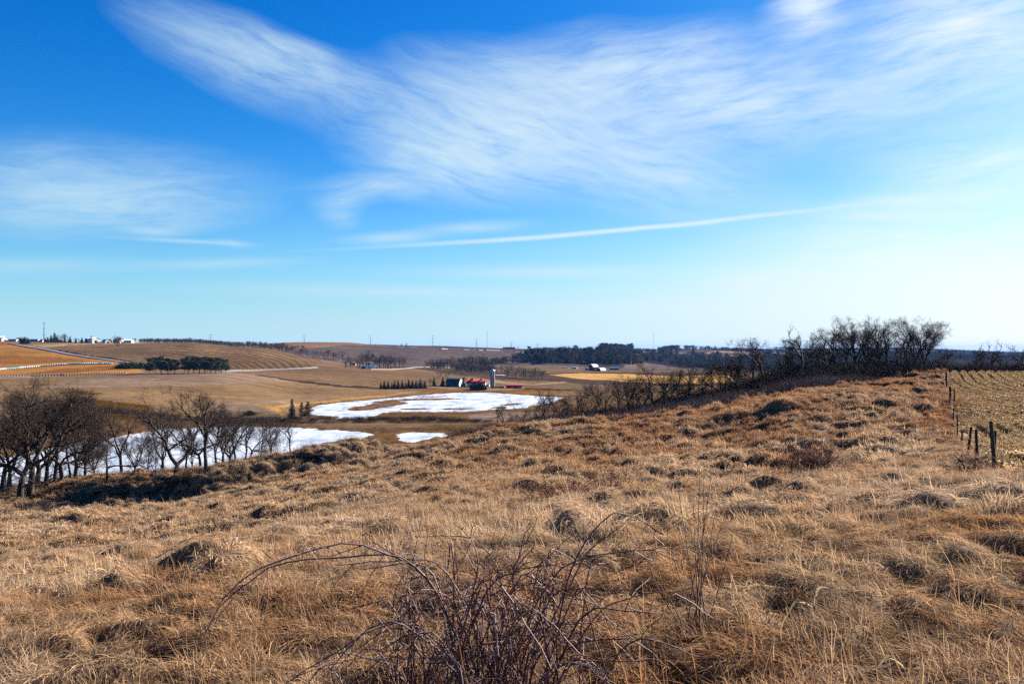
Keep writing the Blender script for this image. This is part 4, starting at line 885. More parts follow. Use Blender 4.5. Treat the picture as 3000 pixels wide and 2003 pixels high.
wood('woodland', [([(1560, 1010), (2500, 1020), (3300, 1030), (3300, 1062), (2400, 1040), (1560, 1034)], 4700, 5900, 2200, 16, 26), ([(2600, 1035), (3300, 1050), (3300, 1090), (2600, 1080)], 2500, 4000, 900, 16, 24)], BARE[2:], 'blue hazy wooded ridge at the far right')
wood('woodland', [([(1250, 1070), (1350, 1076), (1450, 1088), (1450, 1092), (1350, 1090), (1250, 1080)], 1000, 1400, 110, 7, 12), ([(1440, 1060), (1560, 1052), (1560, 1064), (1440, 1068)], 1300, 1900, 90, 8, 12)], DARKB, 'low dark brushwood behind the silo farm')
# ================================================================== buildings
M_WHITE = simple('white_paint', (.62, .62, .61), .06, .4, .6); M_RED = simple('red_roof_metal', (.34, .022, .04), .12, .5, .5, .3)
M_BARNRED = simple('barn_red', (.15, .02, .02), .2, .6, .8); M_BLUE = simple('blue_roof_metal', (.03, .10, .19), .15, .4, .5, .3)
M_TEAL = simple('dark_teal_roof', (.022, .045, .055), .2, .5, .6); M_GREY = simple('grey_metal', (.27, .28, .29), .12, .5, .5, .4)
M_DARK = simple('dark_opening', (.03, .03, .035), .2, 1, .6); M_CONC = simple('concrete_staves', (.21, .205, .20), .2, 1.2, .85, .1, .2)
M_TAN = simple('tan_siding', (.32, .25, .15), .12, .5, .8); M_BROWN = simple('brown_siding', (.10, .065, .05), .2, .5, .8)
M_BRICK = simple('brick_rubble', (.12, .05, .04), .4, 1.5, .9); M_GLASS = simple('window_glass', (.03, .045, .06), .1, 1, .15, .5)
M_ROOFG = simple('grey_shingles', (.16, .15, .15), .2, .5, .9); M_WOOD = simple('weathered_wood', (.05, .036, .028), .35, 6, .9, .1, .3, 0, (1, 1, .1))
M_STEEL = simple('dark_steel', (.045, .04, .045), .15, 1, .6, .3)
def shell(L, D, hw, prof):     # walls: profile points (y,z) from eave to eave, extruded along x
    return MB().prism([(-D/2, 0), (-D/2, hw)] + prof + [(D/2, hw), (D/2, 0)], -L/2, L/2)
def barn(name, label, px, py, y0, y1, L, D, hw, hr, rot, wall, roof, kind='gable', doors=(), windows=0, cupolas=(), cat='barn', endwall=None):
    x, y, z = gp(px, py, y0, y1); e = empty(name, (x, y, z-.3), (0, 0, R(rot)))
    if kind == 'gable': prof = [(0, hw+hr)]
    elif kind == 'gambrel': prof = [(-D*.34, hw+hr*.62), (0, hw+hr), (D*.34, hw+hr*.62)]
    else: prof = [(-D/2*math.cos(a), hw+hr*math.sin(a)) for a in np.linspace(.25, PI-.25, 9)]
    shell(L, D, hw, prof).build('wall', wall, e)
    if endwall is not None:
        for s in (-1, 1): MB().prism([(-D/2+.1, .1), (-D/2+.1, hw)]+[(p[0]*.97, p[1]-.05) for p in prof]+[(D/2-.1, hw), (D/2-.1, .1)], s*(L/2+.02)-.03, s*(L/2+.02)+.03).build('end_wall', endwall, e)
    full = [(-D/2-.4, hw-.25)]+prof+[(D/2+.4, hw-.25)]; up = [(p[0], p[1]+.28) for p in full]; lo = [(p[0], p[1]+.06) for p in full]
    mb = MB()
    for i in range(len(full)-1):
        mb.prism([lo[i], lo[i+1], up[i+1], up[i]], -L/2-.4, L/2+.4)
    rf = mb.build('roof', roof, e)
    for c in cupolas:
        MB().box(c*L-.55, c*L+.55, -.55, .55, hw+hr, hw+hr+1.5).add([(c*L-.8, -.8, hw+hr+1.5), (c*L+.8, -.8, hw+hr+1.5), (c*L+.8, .8, hw+hr+1.5), (c*L-.8, .8, hw+hr+1.5), (c*L, 0, hw+hr+2.3)], (), [(0, 1, 4), (1, 2, 4), (2, 3, 4), (3, 0, 4)]).build('cupola', M_DARK, rf)
    for (side, pos, w, h) in doors:
        if side == 'f': MB().box(pos*L-w/2, pos*L+w/2, -D/2-.06, -D/2+.02, .1, h).build('door', M_DARK, e)
        elif side == 'b': MB().box(pos*L-w/2, pos*L+w/2, D/2-.02, D/2+.06, .1, h).build('door', M_DARK, e)
        else:
            s = 1 if side == 'r' else -1; MB().box(s*(L/2+.08)-.05, s*(L/2+.08)+.05, pos*D-w/2, pos*D+w/2, .1, h).build('door', M_DARK, e)
    for k in range(windows):
        cx = -L/2+L*(k+.5)/windows; fr = MB().box(cx-.55, cx+.55, -D/2-.05, -D/2+.02, hw*.45, hw*.45+1.2).build('window', M_WHITE, e)
        MB().box(cx-.42, cx+.42, -D/2-.08, -D/2-.04, hw*.45+.13, hw*.45+1.07).build('pane', M_GLASS, fr)
    return tag(e, label, cat)
barn('barn', 'long white barn with bright red roof left of the silo', 1396, 1133, 690, 800, 17.5, 9, 3.9, 2.9, -4, M_WHITE, M_RED, 'gable', [('f', -.28, 2, 2.6), ('f', .25, 2.4, 2.8)], 6, (-.29, -.21, .25))
barn('lean_to_shed', 'small white lean-to between the red-roofed barn and the silo', 1429, 1132.5, 690, 800, 3.6, 4, 2.9, .6, -4, M_WHITE, M_GREY, 'gable', [('f', 0, 1.2, 2)], 0, (), 'shed')
barn('barn', 'dark teal-roofed gambrel barn with white gable end', 1332, 1131, 690, 800, 14, 9, 3.2, 4.8, -24, M_TEAL, M_TEAL, 'gambrel', [('r', 0, 2.4, 3)], 3, (), 'barn', M_WHITE)
barn('low_shed', 'low open shed with red roof right of the silo', 1507, 1136, 690, 800, 15, 6, 1.9, 1.6, -3, M_GREY, M_RED, 'gable', [('f', -.3, 3, 1.7), ('f', .1, 3, 1.7)], 0, (), 'shed')
def silo(px, py, Y0, Y1):
    x, y, z = gp(px, py, Y0, Y1); e = empty('silo', (x, y, z-.3)); r = 2.25; h = 15.6
    b = MB().tube([(0, 0, 0), (0, 0, h)], r, 28).build('barrel', M_CONC, e, True)
    for k in range(14):
        MB().tube([(0, 0, .9+k*1.08-.05), (0, 0, .9+k*1.08+.05)], r+.04, 28).build('hoop', M_STEEL, b)
    P = [(0, 0, h+1.9*math.sin(a)) for a in np.linspace(0, PI/2, 7)]; rr = [max(.02, (r+.1)*math.cos(a)) for a in np.linspace(0, PI/2, 7)]
    d = MB().tube(P, rr, 28).build('dome', simple('galvanised_dome', (.45, .5, .52), .08, 1, .35, .5, 0, .6), e, True)
    MB().box(-.35, .35, -r-.55, -r+.1, .3, h+.4).build('chute', M_GREY, e)
    MB().tube([(0, 0, h+1.85), (0, 0, h+2.3)], .35, 8, True).build('vent', M_STEEL, d)
    return tag(e, 'tall concrete stave silo with pale metal dome', 'silo')
silo(1443, 1134, 690, 800)
def rubble(px0, px1, py, label):
    a = gp(px0, py, 690, 800); b = gp(px1, py, 690, 800); mb = MB(); rr = np.random.default_rng(4)
    L = math.hypot(b[0]-a[0], b[1]-a[1]); n = 14
    for k in range(n): mb.box(k*L/n, (k+1)*L/n+.02, -.5, .5, -.4, rr.uniform(.7, 1.9))
    return tag(mb.build('stone_foundation', M_BRICK, None, loc=a, rot=(0, 0, math.atan2(b[1]-a[1], b[0]-a[0]))), label, 'wall')
rubble(1439, 1476, 1136, 'low dark red rubble wall at the foot of the silo')
barn('barn', 'tall red barn with white metal roof at the foot of the pine wood', 1739, 1086, 1400, 1560, 13, 12, 7, 5.5, 38, M_BARNRED, M_WHITE, 'gambrel', [('l', 0, 3.4, 4)], 3)
barn('quonset_shed', 'white rounded metal shed right of the red barn', 1761, 1087, 1400, 1560, 13, 11, 1.2, 5, 40, M_TEAL, M_WHITE, 'quonset', [('l', 0, 4, 3.6)], 0, (), 'shed')
barn('small_shed', 'small red shed left of the red barn', 1721, 1084, 1400, 1560, 6.5, 5, 3.2, 1.8, 30, M_BARNRED, M_BARNRED, 'gable', [('f', 0, 2, 2.4)], 0, (), 'shed')
barn('grey_shed', 'grey rounded shed with white end left of the red barn', 1684, 1080, 1400, 1560, 10, 5, 1.4, 2.4, -25, M_WHITE, M_GREY, 'quonset', [('r', 0, 1.6, 2)], 0, (), 'shed')
barn('farmhouse', 'low blue-roofed house right of the red barn', 1800, 1083, 1400, 1560, 17, 9, 2.8, 2.4, 5, M_TEAL, M_BLUE, 'gable', [('f', .1, 1.1, 2.1)], 5, (), 'house')
barn('long_shed', 'long grey-roofed shed on the far skyline', 1491, 1021, 1850, 2000, 31, 12, 2.6, 2.6, 0, M_TAN, M_ROOFG, 'gable', [('f', 0, 3, 2.4)], 4, (), 'shed')
barn('long_shed', 'teal metal shed on the far skyline right of the lone trees', 1711, 1027, 1850, 2000, 30, 12, 4, 1.6, 0, M_BLUE, M_TEAL, 'gable', [('f', .3, 3, 3)], 0, (), 'shed')
barn('farmhouse', 'small blue house on the far skyline among dark trees', 1660, 1026, 1850, 2000, 14, 8, 3.4, 2.6, 12, M_WHITE, M_BLUE, 'gable', [('f', 0, 1.2, 2.1)], 3, (), 'house')
barn('farmhouse', 'tiny pale house on the far skyline, left of the blue one', 1631, 1025, 1850, 2000, 8, 7, 3.2, 2.6, -20, M_WHITE, M_ROOFG, 'gable', [('f', 0, 1.2, 2.1)], 2, (), 'house')
barn('farmhouse', 'tiny white house on the far right hillside', 1995, 1039, 2400, 3100, 12, 8, 3.2, 2.4, 0, M_WHITE, M_ROOFG, 'gable', [('f', 0, 1.2, 2.1)], 3, (), 'house')
def small_silo(px, py, y0, y1, h, r, label):
    x, y, z = gp(px, py, y0, y1); e = empty('grain_bin', (x, y, z-.3))
    MB().tube([(0, 0, 0), (0, 0, h)], r, 16).build('barrel', M_WHITE, e, True); MB().tube([(0, 0, h), (0, 0, h+r*.7)], [r+.1, .1], 16).build('roof', M_GREY, e)
    tag(e, label, 'silo')
small_silo(1972, 1036, 2400, 3100, 13, 2.4, 'small white silo on the far right hillside')
barn('farmhouse', 'white-gabled two-storey house among bare trees in mid valley', 1088, 1079, 960, 1120, 8, 8, 5.5, 3.6, -62, M_WHITE, M_BROWN, 'gable', [('r', -.25, 1.1, 2.1)], 3, (), 'house')
barn('blue_shed', 'bright blue shed left of the white-gabled house', 1065, 1080, 960, 1120, 5.5, 5, 3, 1.5, 10, M_BLUE, M_BLUE, 'gable', [('f', 0, 2, 2.2)], 0, (), 'shed')
barn('garage', 'small white garage right of the white-gabled house', 1102, 1079, 960, 1120, 3.6, 5, 2.5, 1.4, -55, M_WHITE, M_ROOFG, 'gable', [('r', 0, 2.2, 2)], 0, (), 'shed')
barn('ranch_house', 'low tan house behind the trunks, left of the blue shed', 1035, 1068, 1000, 1250, 9.5, 7, 2.6, 1.8, -8, M_TAN, M_BROWN, 'gable', [('f', .1, 1, 2)], 3, (), 'house')
barn('machine_shed', 'big white machine shed on the left hilltop', 272, 1003, 1150, 1320, 26, 14, 6.5, 2.8, -38, M_WHITE, M_WHITE, 'gable', [('r', 0, 5, 4.6)], 0, (), 'shed')
barn('arched_barn', 'round-roofed barn with white arched front on the left hilltop', 313, 993, 1200, 1320, 14, 11, 1.5, 5.2, -42, M_WHITE, M_BLUE, 'quonset', [('r', 0, 3, 3.2)])
barn('barn', 'blue-roofed white barn right of the arched barn on the hilltop', 347, 994, 1200, 1320, 14, 9, 4.2, 3, -20, M_WHITE, M_BLUE, 'gable', [('r', 0, 2.4, 3)], 3)
barn('long_shed', 'long low white shed at the right end of the hilltop farm', 376, 996, 1200, 1320, 16, 8, 3.2, 2.2, -8, M_WHITE, M_WHITE, 'gable', [('f', .3, 1.4, 2.1)], 6, (), 'shed')
barn('farmhouse', 'dark house with white garage doors among hilltop evergreens', 178, 1001, 1150, 1320, 11, 8, 3, 2.6, 0, M_BROWN, M_ROOFG, 'gable', [], 2, (), 'house')
barn('hoop_house', 'blue hoop house nearest the road at the left edge', 18, 993, 1150, 1320, 48, 8, .8, 3.2, -14, M_WHITE, M_BLUE, 'quonset', [('r', 0, 2.4, 2.4)], 0, (), 'shed')
barn('hoop_house', 'long blue hoop house left of the tall pole', 78, 994, 1150, 1320, 52, 8, .8, 3.6, -14, M_WHITE, M_BLUE, 'quonset', [('r', 0, 2.4, 2.4)], 0, (), 'shed')
barn('hoop_house', 'second long blue hoop house behind the pole', 98, 990, 1200, 1320, 44, 8, .8, 3.6, -14, M_WHITE, M_BLUE, 'quonset', [('r', 0, 2.4, 2.4)], 0, (), 'shed')
barn('barn', 'grey-roofed barn with white front on the left skyline', 66, 987, 1230, 1400, 20, 12, 3, 4.4, -35, M_WHITE, M_ROOFG, 'quonset', [('r', 0, 3, 3)])
barn('barn', 'white barn cut by the left edge on the skyline', 8, 985, 1230, 1400, 16, 12, 4, 4, -30, M_WHITE, M_WHITE, 'gable', [('r', 0, 3, 3)])
# ------------------------------------------------------------------ vehicles
M_CARBLUE = simple('blue_car_paint', (.02, .05, .22), .05, 1, .25, .5); M_CARWHITE = simple('white_car_paint', (.55, .55, .55), .05, 1, .25, .5); M_TYRE = simple('tyre', (.02, .02, .02), .1, 1, .8)
M_LAMP = simple('lamp_glass', (.7, .7, .65), .05, 1, .2, .5)
def car(label, x, y, z, rot, paint, lift=0.0):
    e = empty('car', (x, y, z+lift), (0, 0, R(rot)))
    MB().prism([(-2.2, .35), (-2.25, .75), (-1.9, .95), (-1.1, 1.0), (1.9, 1.05), (2.25, .9), (2.25, .35)], -.88, .88).build('body', paint, e).rotation_euler = (0, 0, PI/2)
    c = MB().prism([(-1.15, 1.0), (-.55, 1.5), (1.05, 1.52), (1.75, 1.04)], -.76, .76).build('cabin', paint, e); c.rotation_euler = (0, 0, PI/2)
    MB().prism([(-1.0, 1.05), (-.52, 1.45), (.98, 1.47), (1.55, 1.07)], -.78, .78).build('window', M_GLASS, c)
    for sx_ in (-1.4, 1.4):
        for sy_ in (-.8, .8):
            wv = MB().tube([(sx_, sy_-.12, .33), (sx_, sy_+.12, .33)], .33, 14, True).build('wheel', M_TYRE, e)
            MB().tube([(sx_, sy_-.14, .33), (sx_, sy_+.14, .33)], .17, 10, True).build('rim', M_GREY, wv)
    for sy_ in (-.6, .6): MB().box(2.18, 2.28, sy_-.18, sy_+.18, .68, .84).build('headlight', M_LAMP, e)
    return tag(e, label, 'car')
x, y, z = gp(183, 1100.5, 560, 760); car('dark blue car driving on the pale valley road', x, y, z, 4, M_CARBLUE, .3)
x, y, z = gp(1052, 1078, 960, 1120); car('white car parked left of the blue shed', x, y, z, 15, M_CARWHITE)
x, y, z = gp(1651, 1079, 1400, 1560); car('dark blue car parked left of the grey shed, the left one', x, y, z, 10, M_CARBLUE)
x, y, z = gp(1662, 1079, 1400, 1560); car('pale car parked right of the dark one near the grey shed', x, y, z, -20, M_CARWHITE)
x, y, z = gp(221, 997, 1150, 1320); car('white car parked among the hilltop evergreens', x, y, z, 30, M_CARWHITE)
# ------------------------------------------------------------------ poles and masts
def monopole(px, base, top, y0, y1, label, arm=4.4, r=.55):
    x, y, z = gp(px, base, y0, y1); h = (base-top)/F*y+.5; e = empty('power_pole', (x, y, z-.5))
    MB().tube([(0, 0, 0), (0, 0, h)], [r, r*.55], 8, True).build('shaft', M_STEEL, e)
    for f in (.985, .70, .40) if h > 16 else (.98, .72):
        a = MB().tube([(-arm, .8, h*f+.3), (0, 0, h*f), (arm, -.8, h*f+.3)], [.1, .26, .1], 5).build('cross_arm', M_STEEL, e)
        for s in (-1, 1): MB().tube([(s*arm, -s*.8, h*f+.3), (s*arm, -s*.8, h*f-.9)], .16, 5, True).build('insulator', M_GREY, a)
    return tag(e, label, 'power pole', 'power line along the skyline')
monopole(129, 990, 933, 1200, 1320, 'tall dark steel power pole on the left hilltop', 3.2, .75)
for i, (px, b, t) in enumerate([(617, 1008, 980), (891, 1003.5, 980), (1085, 1008, 984), (1268, 1014, 983), (1396, 1018, 992.5), (1498, 1021.5, 1000), (1575, 1024, 1005), (1646, 1026.5, 1012)]):
    monopole(px, b, t, 1750 if px > 700 else 1300, 2000, 'steel power pole, %s from the left along the far ridge' % ordinal(i+1), 4.2)
def mast(px, base, top, y0, y1, label):
    x, y, z = gp(px, base, y0, y1); h = (base-top)/F*y; e = empty('radio_mast', (x, y, z-.5))
    n = 22; m_ = simple('mast_paint', (.34, .33, .36), .1, .1, .7)
    for k in range(3):
        a = k*2*PI/3; MB().tube([(.55*math.cos(a), .55*math.sin(a), 0), (.45*math.cos(a), .45*math.sin(a), h)], .14, 4).build('leg', m_, e)
    mb = MB()
    for k in range(n):
        for j in range(3):
            a, b = j*2*PI/3, (j+1)*2*PI/3; z0, z1 = h*k/n, h*(k+1)/n
            mb.tube([(.5*math.cos(a), .5*math.sin(a), z0), (.5*math.cos(b), .5*math.sin(b), z1)], .07, 3)
    mb.build('lattice', m_, e); return tag(e, label, 'mast')
mast(1914, 1028, 968, 2900, 3100, 'tall thin radio mast against the sky right of centre')
mast(1427, 1019, 969, 1900, 2000, 'faint thin mast above the silo farm')
for px, b, t, lab in ((10, 1010, 991, 'thin wooden pole at the far left beside the road'), (247, 1043, 1021, 'thin wooden pole beside the hill road')):
    x, y, z = gp(px, b, 1000, 1310); h = (b-t)/F*y; e = empty('utility_pole', (x, y, z-.3))
    MB().tube([(0, 0, 0), (0, 0, h)], [.2, .13], 6, True).build('shaft', M_WOOD, e); MB().box(-1.1, 1.1, -.06, .06, h*.93, h*.93+.14).build('cross_arm', M_WOOD, e); tag(e, lab, 'pole')
# ------------------------------------------------------------------ guard rails and wrapped bales
def guard_rail(pts, step, label, postmat, railmat):
    P = np.array(pts)[:, :2]; s = np.concatenate([[0], np.cumsum(np.linalg.norm(np.diff(P, axis=0), axis=1))]); n = int(s[-1]/step)
    q = np.linspace(0, s[-1], n); X = np.interp(q, s, P[:, 0]); Y = np.interp(q, s, P[:, 1])-3.2; Z = H(X, Y)
    e = empty('guard_rail', (X[0], Y[0], Z[0])); O = np.array([X[0], Y[0], Z[0]])
    V = np.stack([X, Y, Z+.95], 1)-O
    mb = MB()
    for a, b in zip(V[:-1], V[1:]): mb.tube([a, b], .22, 4)
    mb.build('rail', railmat, e); me = MB().box(-.3, .3, -.14, .14, -.4, 1.7).mesh('post', postmat)
    for v in V: obj('post', me, e, tuple(v-np.array([0, 0, .95])))
    return tag(e, label, 'guard rail')
guard_rail(RAIL_L, 2.15, 'guard rail with dark posts along the pale road, left of the pines', M_BROWN, M_GREY)
guard_rail(RAIL_R, 2.3, 'white-posted guard rail along the road right of the pines', M_WHITE, M_PALE)
BM = [simple('bale_wrap_%s' % n, c, .06, 1, .4, .4) for n, c in (('white', (.62, .62, .6)), ('cream', (.58, .56, .40)), ('mint', (.30, .48, .45)), ('teal', (.13, .33, .36)))]
def bale_mesh(m):
    ts = np.linspace(-.95, .95, 7); return MB().tube([(t, 0, .85) for t in ts], [.72, .93, .98, .99, .98, .93, .72], 12, True).mesh('hay_bale', m, True)
BMe = [bale_mesh(m) for m in BM]
bp_ = [gp(px, 1083.5 - 17.0*smooth(0, 330, px)*1.0 if False else py, 700, 960) for px, py in ((-140, 1090), (-60, 1087), (0, 1083.5), (60, 1078.5), (120, 1073.5), (180, 1069.5), (230, 1067.5), (280, 1067), (326, 1067))]
P = np.array(bp_)[:, :2]; s = np.concatenate([[0], np.cumsum(np.linalg.norm(np.diff(P, axis=0), axis=1))]); nb = int(s[-1]/2.35); rb = random.Random(3)
lst = []
for k in range(nb):
    q = s[-1]-k*2.35; X = float(np.interp(q, s, P[:, 0])); Y = float(np.interp(q, s, P[:, 1])); lst.append((X, Y))
for k, (X, Y) in enumerate(lst):
    if 1500+F*X/Y < -6: continue
    ci = [3, 0, 3, 0, 1, 0, 3, 0, 2][(k//7) % 9] if rb.random() < .75 else rb.choice([0, 0, 1, 2])
    o = obj('hay_bale', BMe[ci], None, (X, Y, float(H(np.array([X]), np.array([Y]))[0])-.08), (0, 0, rb.uniform(-.1, .1)+.9), rb.uniform(1.02, 1.12))
    tag(o, '%s-wrapped hay bale, %s from the right end of the bale row' % (['white', 'cream', 'mint', 'teal'][ci], ordinal(k+1)), 'hay bale', 'row of wrapped bales on the left field')
# ================================================================== near growth: meadow grass
def grass_mat(name, cols, trans=.35):
    m, t, o = mat_new(name)
    g = t.nodes.new('ShaderNodeNewGeometry'); a = t.nodes.new('ShaderNodeAttribute'); a.attribute_name = 'tint'
    oi = t.nodes.new('ShaderNodeObjectInfo')
    n = t.nodes.new('ShaderNodeTexNoise'); n.inputs['Scale'].default_value = .16; n.inputs['Detail'].default_value = 4; n.inputs['Roughness'].default_value = .65
    t.links.new(g.outputs['Position'], n.inputs['Vector'])
    n2 = t.nodes.new('ShaderNodeTexNoise'); n2.inputs['Scale'].default_value = 1.1; n2.inputs['Detail'].default_value = 2; t.links.new(g.outputs['Position'], n2.inputs['Vector'])
    def mth(op, *v):
        q = t.nodes.new('ShaderNodeMath'); q.operation = op
        for i, s in enumerate(v):
            if isinstance(s, (int, float)): q.inputs[i].default_value = s
            else: t.links.new(s, q.inputs[i])
        return q.outputs[0]
    # the upper right slope carries rusty bluestem
    sx_ = t.nodes.new('ShaderNodeSeparateXYZ'); t.links.new(g.outputs['Position'], sx_.inputs[0])
    yy = t.nodes.new('ShaderNodeMapRange'); yy.interpolation_type = 'SMOOTHSTEP'; yy.inputs[1].default_value = 38; yy.inputs[2].default_value = 75; t.links.new(sx_.outputs[1], yy.inputs[0])
    xx = t.nodes.new('ShaderNodeMapRange'); xx.interpolation_type = 'SMOOTHSTEP'; xx.inputs[1].default_value = -22; xx.inputs[2].default_value = 14; t.links.new(sx_.outputs[0], xx.inputs[0])
    rust = mth('MULTIPLY', yy.outputs[0], xx.outputs[0])
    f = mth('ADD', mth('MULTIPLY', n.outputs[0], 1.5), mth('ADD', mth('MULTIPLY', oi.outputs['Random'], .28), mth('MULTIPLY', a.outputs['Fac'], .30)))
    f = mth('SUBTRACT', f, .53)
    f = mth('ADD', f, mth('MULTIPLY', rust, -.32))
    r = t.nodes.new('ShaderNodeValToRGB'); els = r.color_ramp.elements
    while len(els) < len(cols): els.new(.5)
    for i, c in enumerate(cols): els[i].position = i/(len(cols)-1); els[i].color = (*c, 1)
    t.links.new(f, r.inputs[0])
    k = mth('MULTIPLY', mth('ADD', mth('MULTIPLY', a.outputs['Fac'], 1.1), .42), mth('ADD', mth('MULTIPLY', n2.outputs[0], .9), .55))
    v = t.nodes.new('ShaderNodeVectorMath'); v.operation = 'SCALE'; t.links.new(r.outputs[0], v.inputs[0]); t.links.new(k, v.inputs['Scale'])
    d = t.nodes.new('ShaderNodeBsdfDiffuse'); tr = t.nodes.new('ShaderNodeBsdfTranslucent'); mx = t.nodes.new('ShaderNodeMixShader'); mx.inputs[0].default_value = trans
    for b in (d, tr): t.links.new(v.outputs[0], b.inputs['Color'])
    t.links.new(d.outputs[0], mx.inputs[1]); t.links.new(tr.outputs[0], mx.inputs[2]); t.links.new(mx.outputs[0], o.inputs[0])
    return m
M_GRASS = grass_mat('dry_grass', [(0.2674, 0.1223, 0.0589), (0.3513, 0.1816, 0.0848), (0.4099, 0.2626, 0.1476), (0.4392, 0.2983, 0.1822), (0.4831, 0.3502, 0.2387)])
rg = np.random.default_rng(9)
DOMES = {}
def domes(seed, R_, per, r0, r1):
    """tussocks of one turf: centre, half axes, turn, height"""
    rng = np.random.default_rng(seed+7000); n = int(PI*R_*R_*per); a = rng.uniform(0, 2*PI, n); q = R_*np.sqrt(rng.uniform(0, 1, n))
    rad = rng.uniform(r0, r1, n)*np.where(rng.uniform(0, 1, n) < .18, 1.5, 1.0); asp = rng.uniform(1.2, 2.8, n)
    DOMES[seed] = (q*np.cos(a), q*np.sin(a), rad*asp, rad/asp**.35, rng.uniform(0, PI, n), rad*rng.uniform(.40, .66, n))
def relief(u, v, seed, kind):  # height of the tussocks of one turf, metres
    o = seed*13.7; sh = np.shape(u); u = np.ravel(u); v = np.ravel(v)
    u = u+(fbm(u/.45+o, v/.45, 23, 2)-.5)*.32; v = v+(fbm(u/.45+9+o, v/.45, 24, 2)-.5)*.32; h = np.zeros(len(u))
    for cx, cy, ra, rb, t, A in zip(*DOMES[seed]):
        dx_, dy_ = u-cx, v-cy; c_, s_ = math.cos(t), math.sin(t); d2 = ((dx_*c_+dy_*s_)/ra)**2+((-dx_*s_+dy_*c_)/rb)**2
        k = d2 < 1
        if k.any(): h[k] = np.maximum(h[k], A*(1-d2[k])**.75)
    return (h*kind).reshape(sh)
def turf(seed, R_, dens, wid, len0, len1, K, amp, mat, upright=.15, stalks=0, cover=.35, per=3.4, r0=.2, r1=.46):
    """a round turf of combed dead grass: hummocky thatch with blades flowing down from the hummocks"""
    domes(seed, R_, per, r0, r1)
    rng = np.random.default_rng(seed); n = int(PI*R_*R_*dens)
    a = rng.uniform(0, 2*PI, n); q = R_*np.sqrt(rng.uniform(0, 1, n)); u = q*np.cos(a); v = q*np.sin(a)
    fall = 1-smooth(.70, 1.0, q/R_); h = relief(u, v, seed, amp)*fall
    e = .05; slope0 = np.hypot((relief(u+e, v, seed, amp)-relief(u-e, v, seed, amp))/(2*e), (relief(u, v+e, seed, amp)-relief(u, v-e, seed, amp))/(2*e))
    keep = rng.uniform(0, 1, n) < (cover+(1-cover)*smooth(.03, .10, h))*np.maximum(fall, .12)*(.55+.6*np.minimum(slope0, 1.0))
    u, v, h, fall = u[keep], v[keep], h[keep], fall[keep]; n = len(u); e = .05
    gx = (relief(u+e, v, seed, amp)-relief(u-e, v, seed, amp))/(2*e); gy = (relief(u, v+e, seed, amp)-relief(u, v-e, seed, amp))/(2*e)
    sw = (fbm(u/1.1+seed, v/1.1, 103, 2)-.5)*4.0
    dxx = np.cos(sw)*.55-gx*1.5; dyy = np.sin(sw)*.55-gy*1.5
    az_ = np.arctan2(dyy, dxx)+rng.normal(0, .6, n)
    up = (rng.uniform(0, 1, n) < upright) | (fbm(u/.8-seed, v/.8, 131, 2) > .74)
    L = rng.uniform(len0, len1, n)*(.7+.6*vn(u/.7+seed, v/.7, 141)); L[up] *= .85
    th0 = np.where(up, rng.normal(1.2, .22, n), rng.normal(.62, .28, n)); th1 = np.where(up, rng.normal(.75, .4, n), rng.normal(-.28, .3, n)-np.minimum(np.hypot(gx, gy), 1)*.35)
    bd = np.arctan(np.clip(gx*np.cos(az_)+gy*np.sin(az_), -1.6, 1.6)); th0 = np.where(up, th0, th0*.8+bd); th1 = np.where(up, th1, -.12+.5*(th1+.28)+np.minimum(bd, 0)*.9)
    if stalks:
        st = rng.uniform(0, 1, n) < stalks/dens; L[st] = rng.uniform(.5, 1.0, st.sum())*.75; th0[st] = rng.normal(1.15, .25, st.sum()); th1[st] = rng.normal(.7, .35, st.sum())
    P = np.zeros((n, K, 3)); P[:, 0] = np.stack([u, v, h-.03], 1)
    for k in range(1, K):
        f = (k-.5)/(K-1); th = th0+(th1-th0)*f; aa = az_+rng.normal(0, .14, n)*k
        P[:, k] = P[:, k-1]+(L/(K-1))[:, None]*np.stack([np.cos(th)*np.cos(aa), np.cos(th)*np.sin(aa), np.sin(th)], 1)
    wv = np.stack([-np.sin(az_+rng.normal(0, .6, n)), np.cos(az_), rng.normal(0, .5, n)], 1); wv /= np.linalg.norm(wv, axis=1)[:, None]
    w_ = wid*rng.uniform(.5, 1.5, n); V = []
    for k in range(K-1):
        ww = (w_*(1-.55*k/(K-1)))[:, None]; V += [P[:, k]-wv*ww*.5, P[:, k]+wv*ww*.5]
    V.append(P[:, K-1]); nv = 2*(K-1)+1
    V = np.stack(V, 1).reshape(-1, 3); b = np.arange(n)[:, None]*nv
    Q = np.concatenate([b+np.array([[2*k, 2*k+1, 2*k+3, 2*k+2]]) for k in range(K-2)]); T_ = b+np.array([[2*(K-2), 2*(K-2)+1, 2*(K-1)]])
    tint = np.repeat(rng.uniform(0, 1, n)*.7+.3*np.clip(h/.3, 0, 1), nv)  # random per blade, plus lit crests and dim hollows put into the tint
    # thatch under the blades
    m = 26; gu, gv = np.meshgrid(np.linspace(-R_, R_, m), np.linspace(-R_, R_, m)); qq = np.hypot(gu, gv)/R_
    gh = relief(gu, gv, seed, amp)*(1-smooth(.70, 1.0, qq))*.93-.055-.25*smooth(.8, 1.0, qq)
    i = (np.arange(m-1)[:, None]*m+np.arange(m-1)[None, :]).ravel(); i = i[(qq.ravel()[i] < .98)]
    V2 = np.stack([gu.ravel(), gv.ravel(), gh.ravel()], 1); Q2 = np.stack([i, i+1, i+m+1, i+m], 1)+len(V)
    me = mesh_np('turf', np.vstack([V, V2]), [np.vstack([Q, Q2]), T_], mat)
    me.materials.append(M_THATCH); mi = np.zeros(len(me.polygons), np.int32); mi[len(Q):len(Q)+len(Q2)] = 1; me.polygons.foreach_set('material_index', mi)
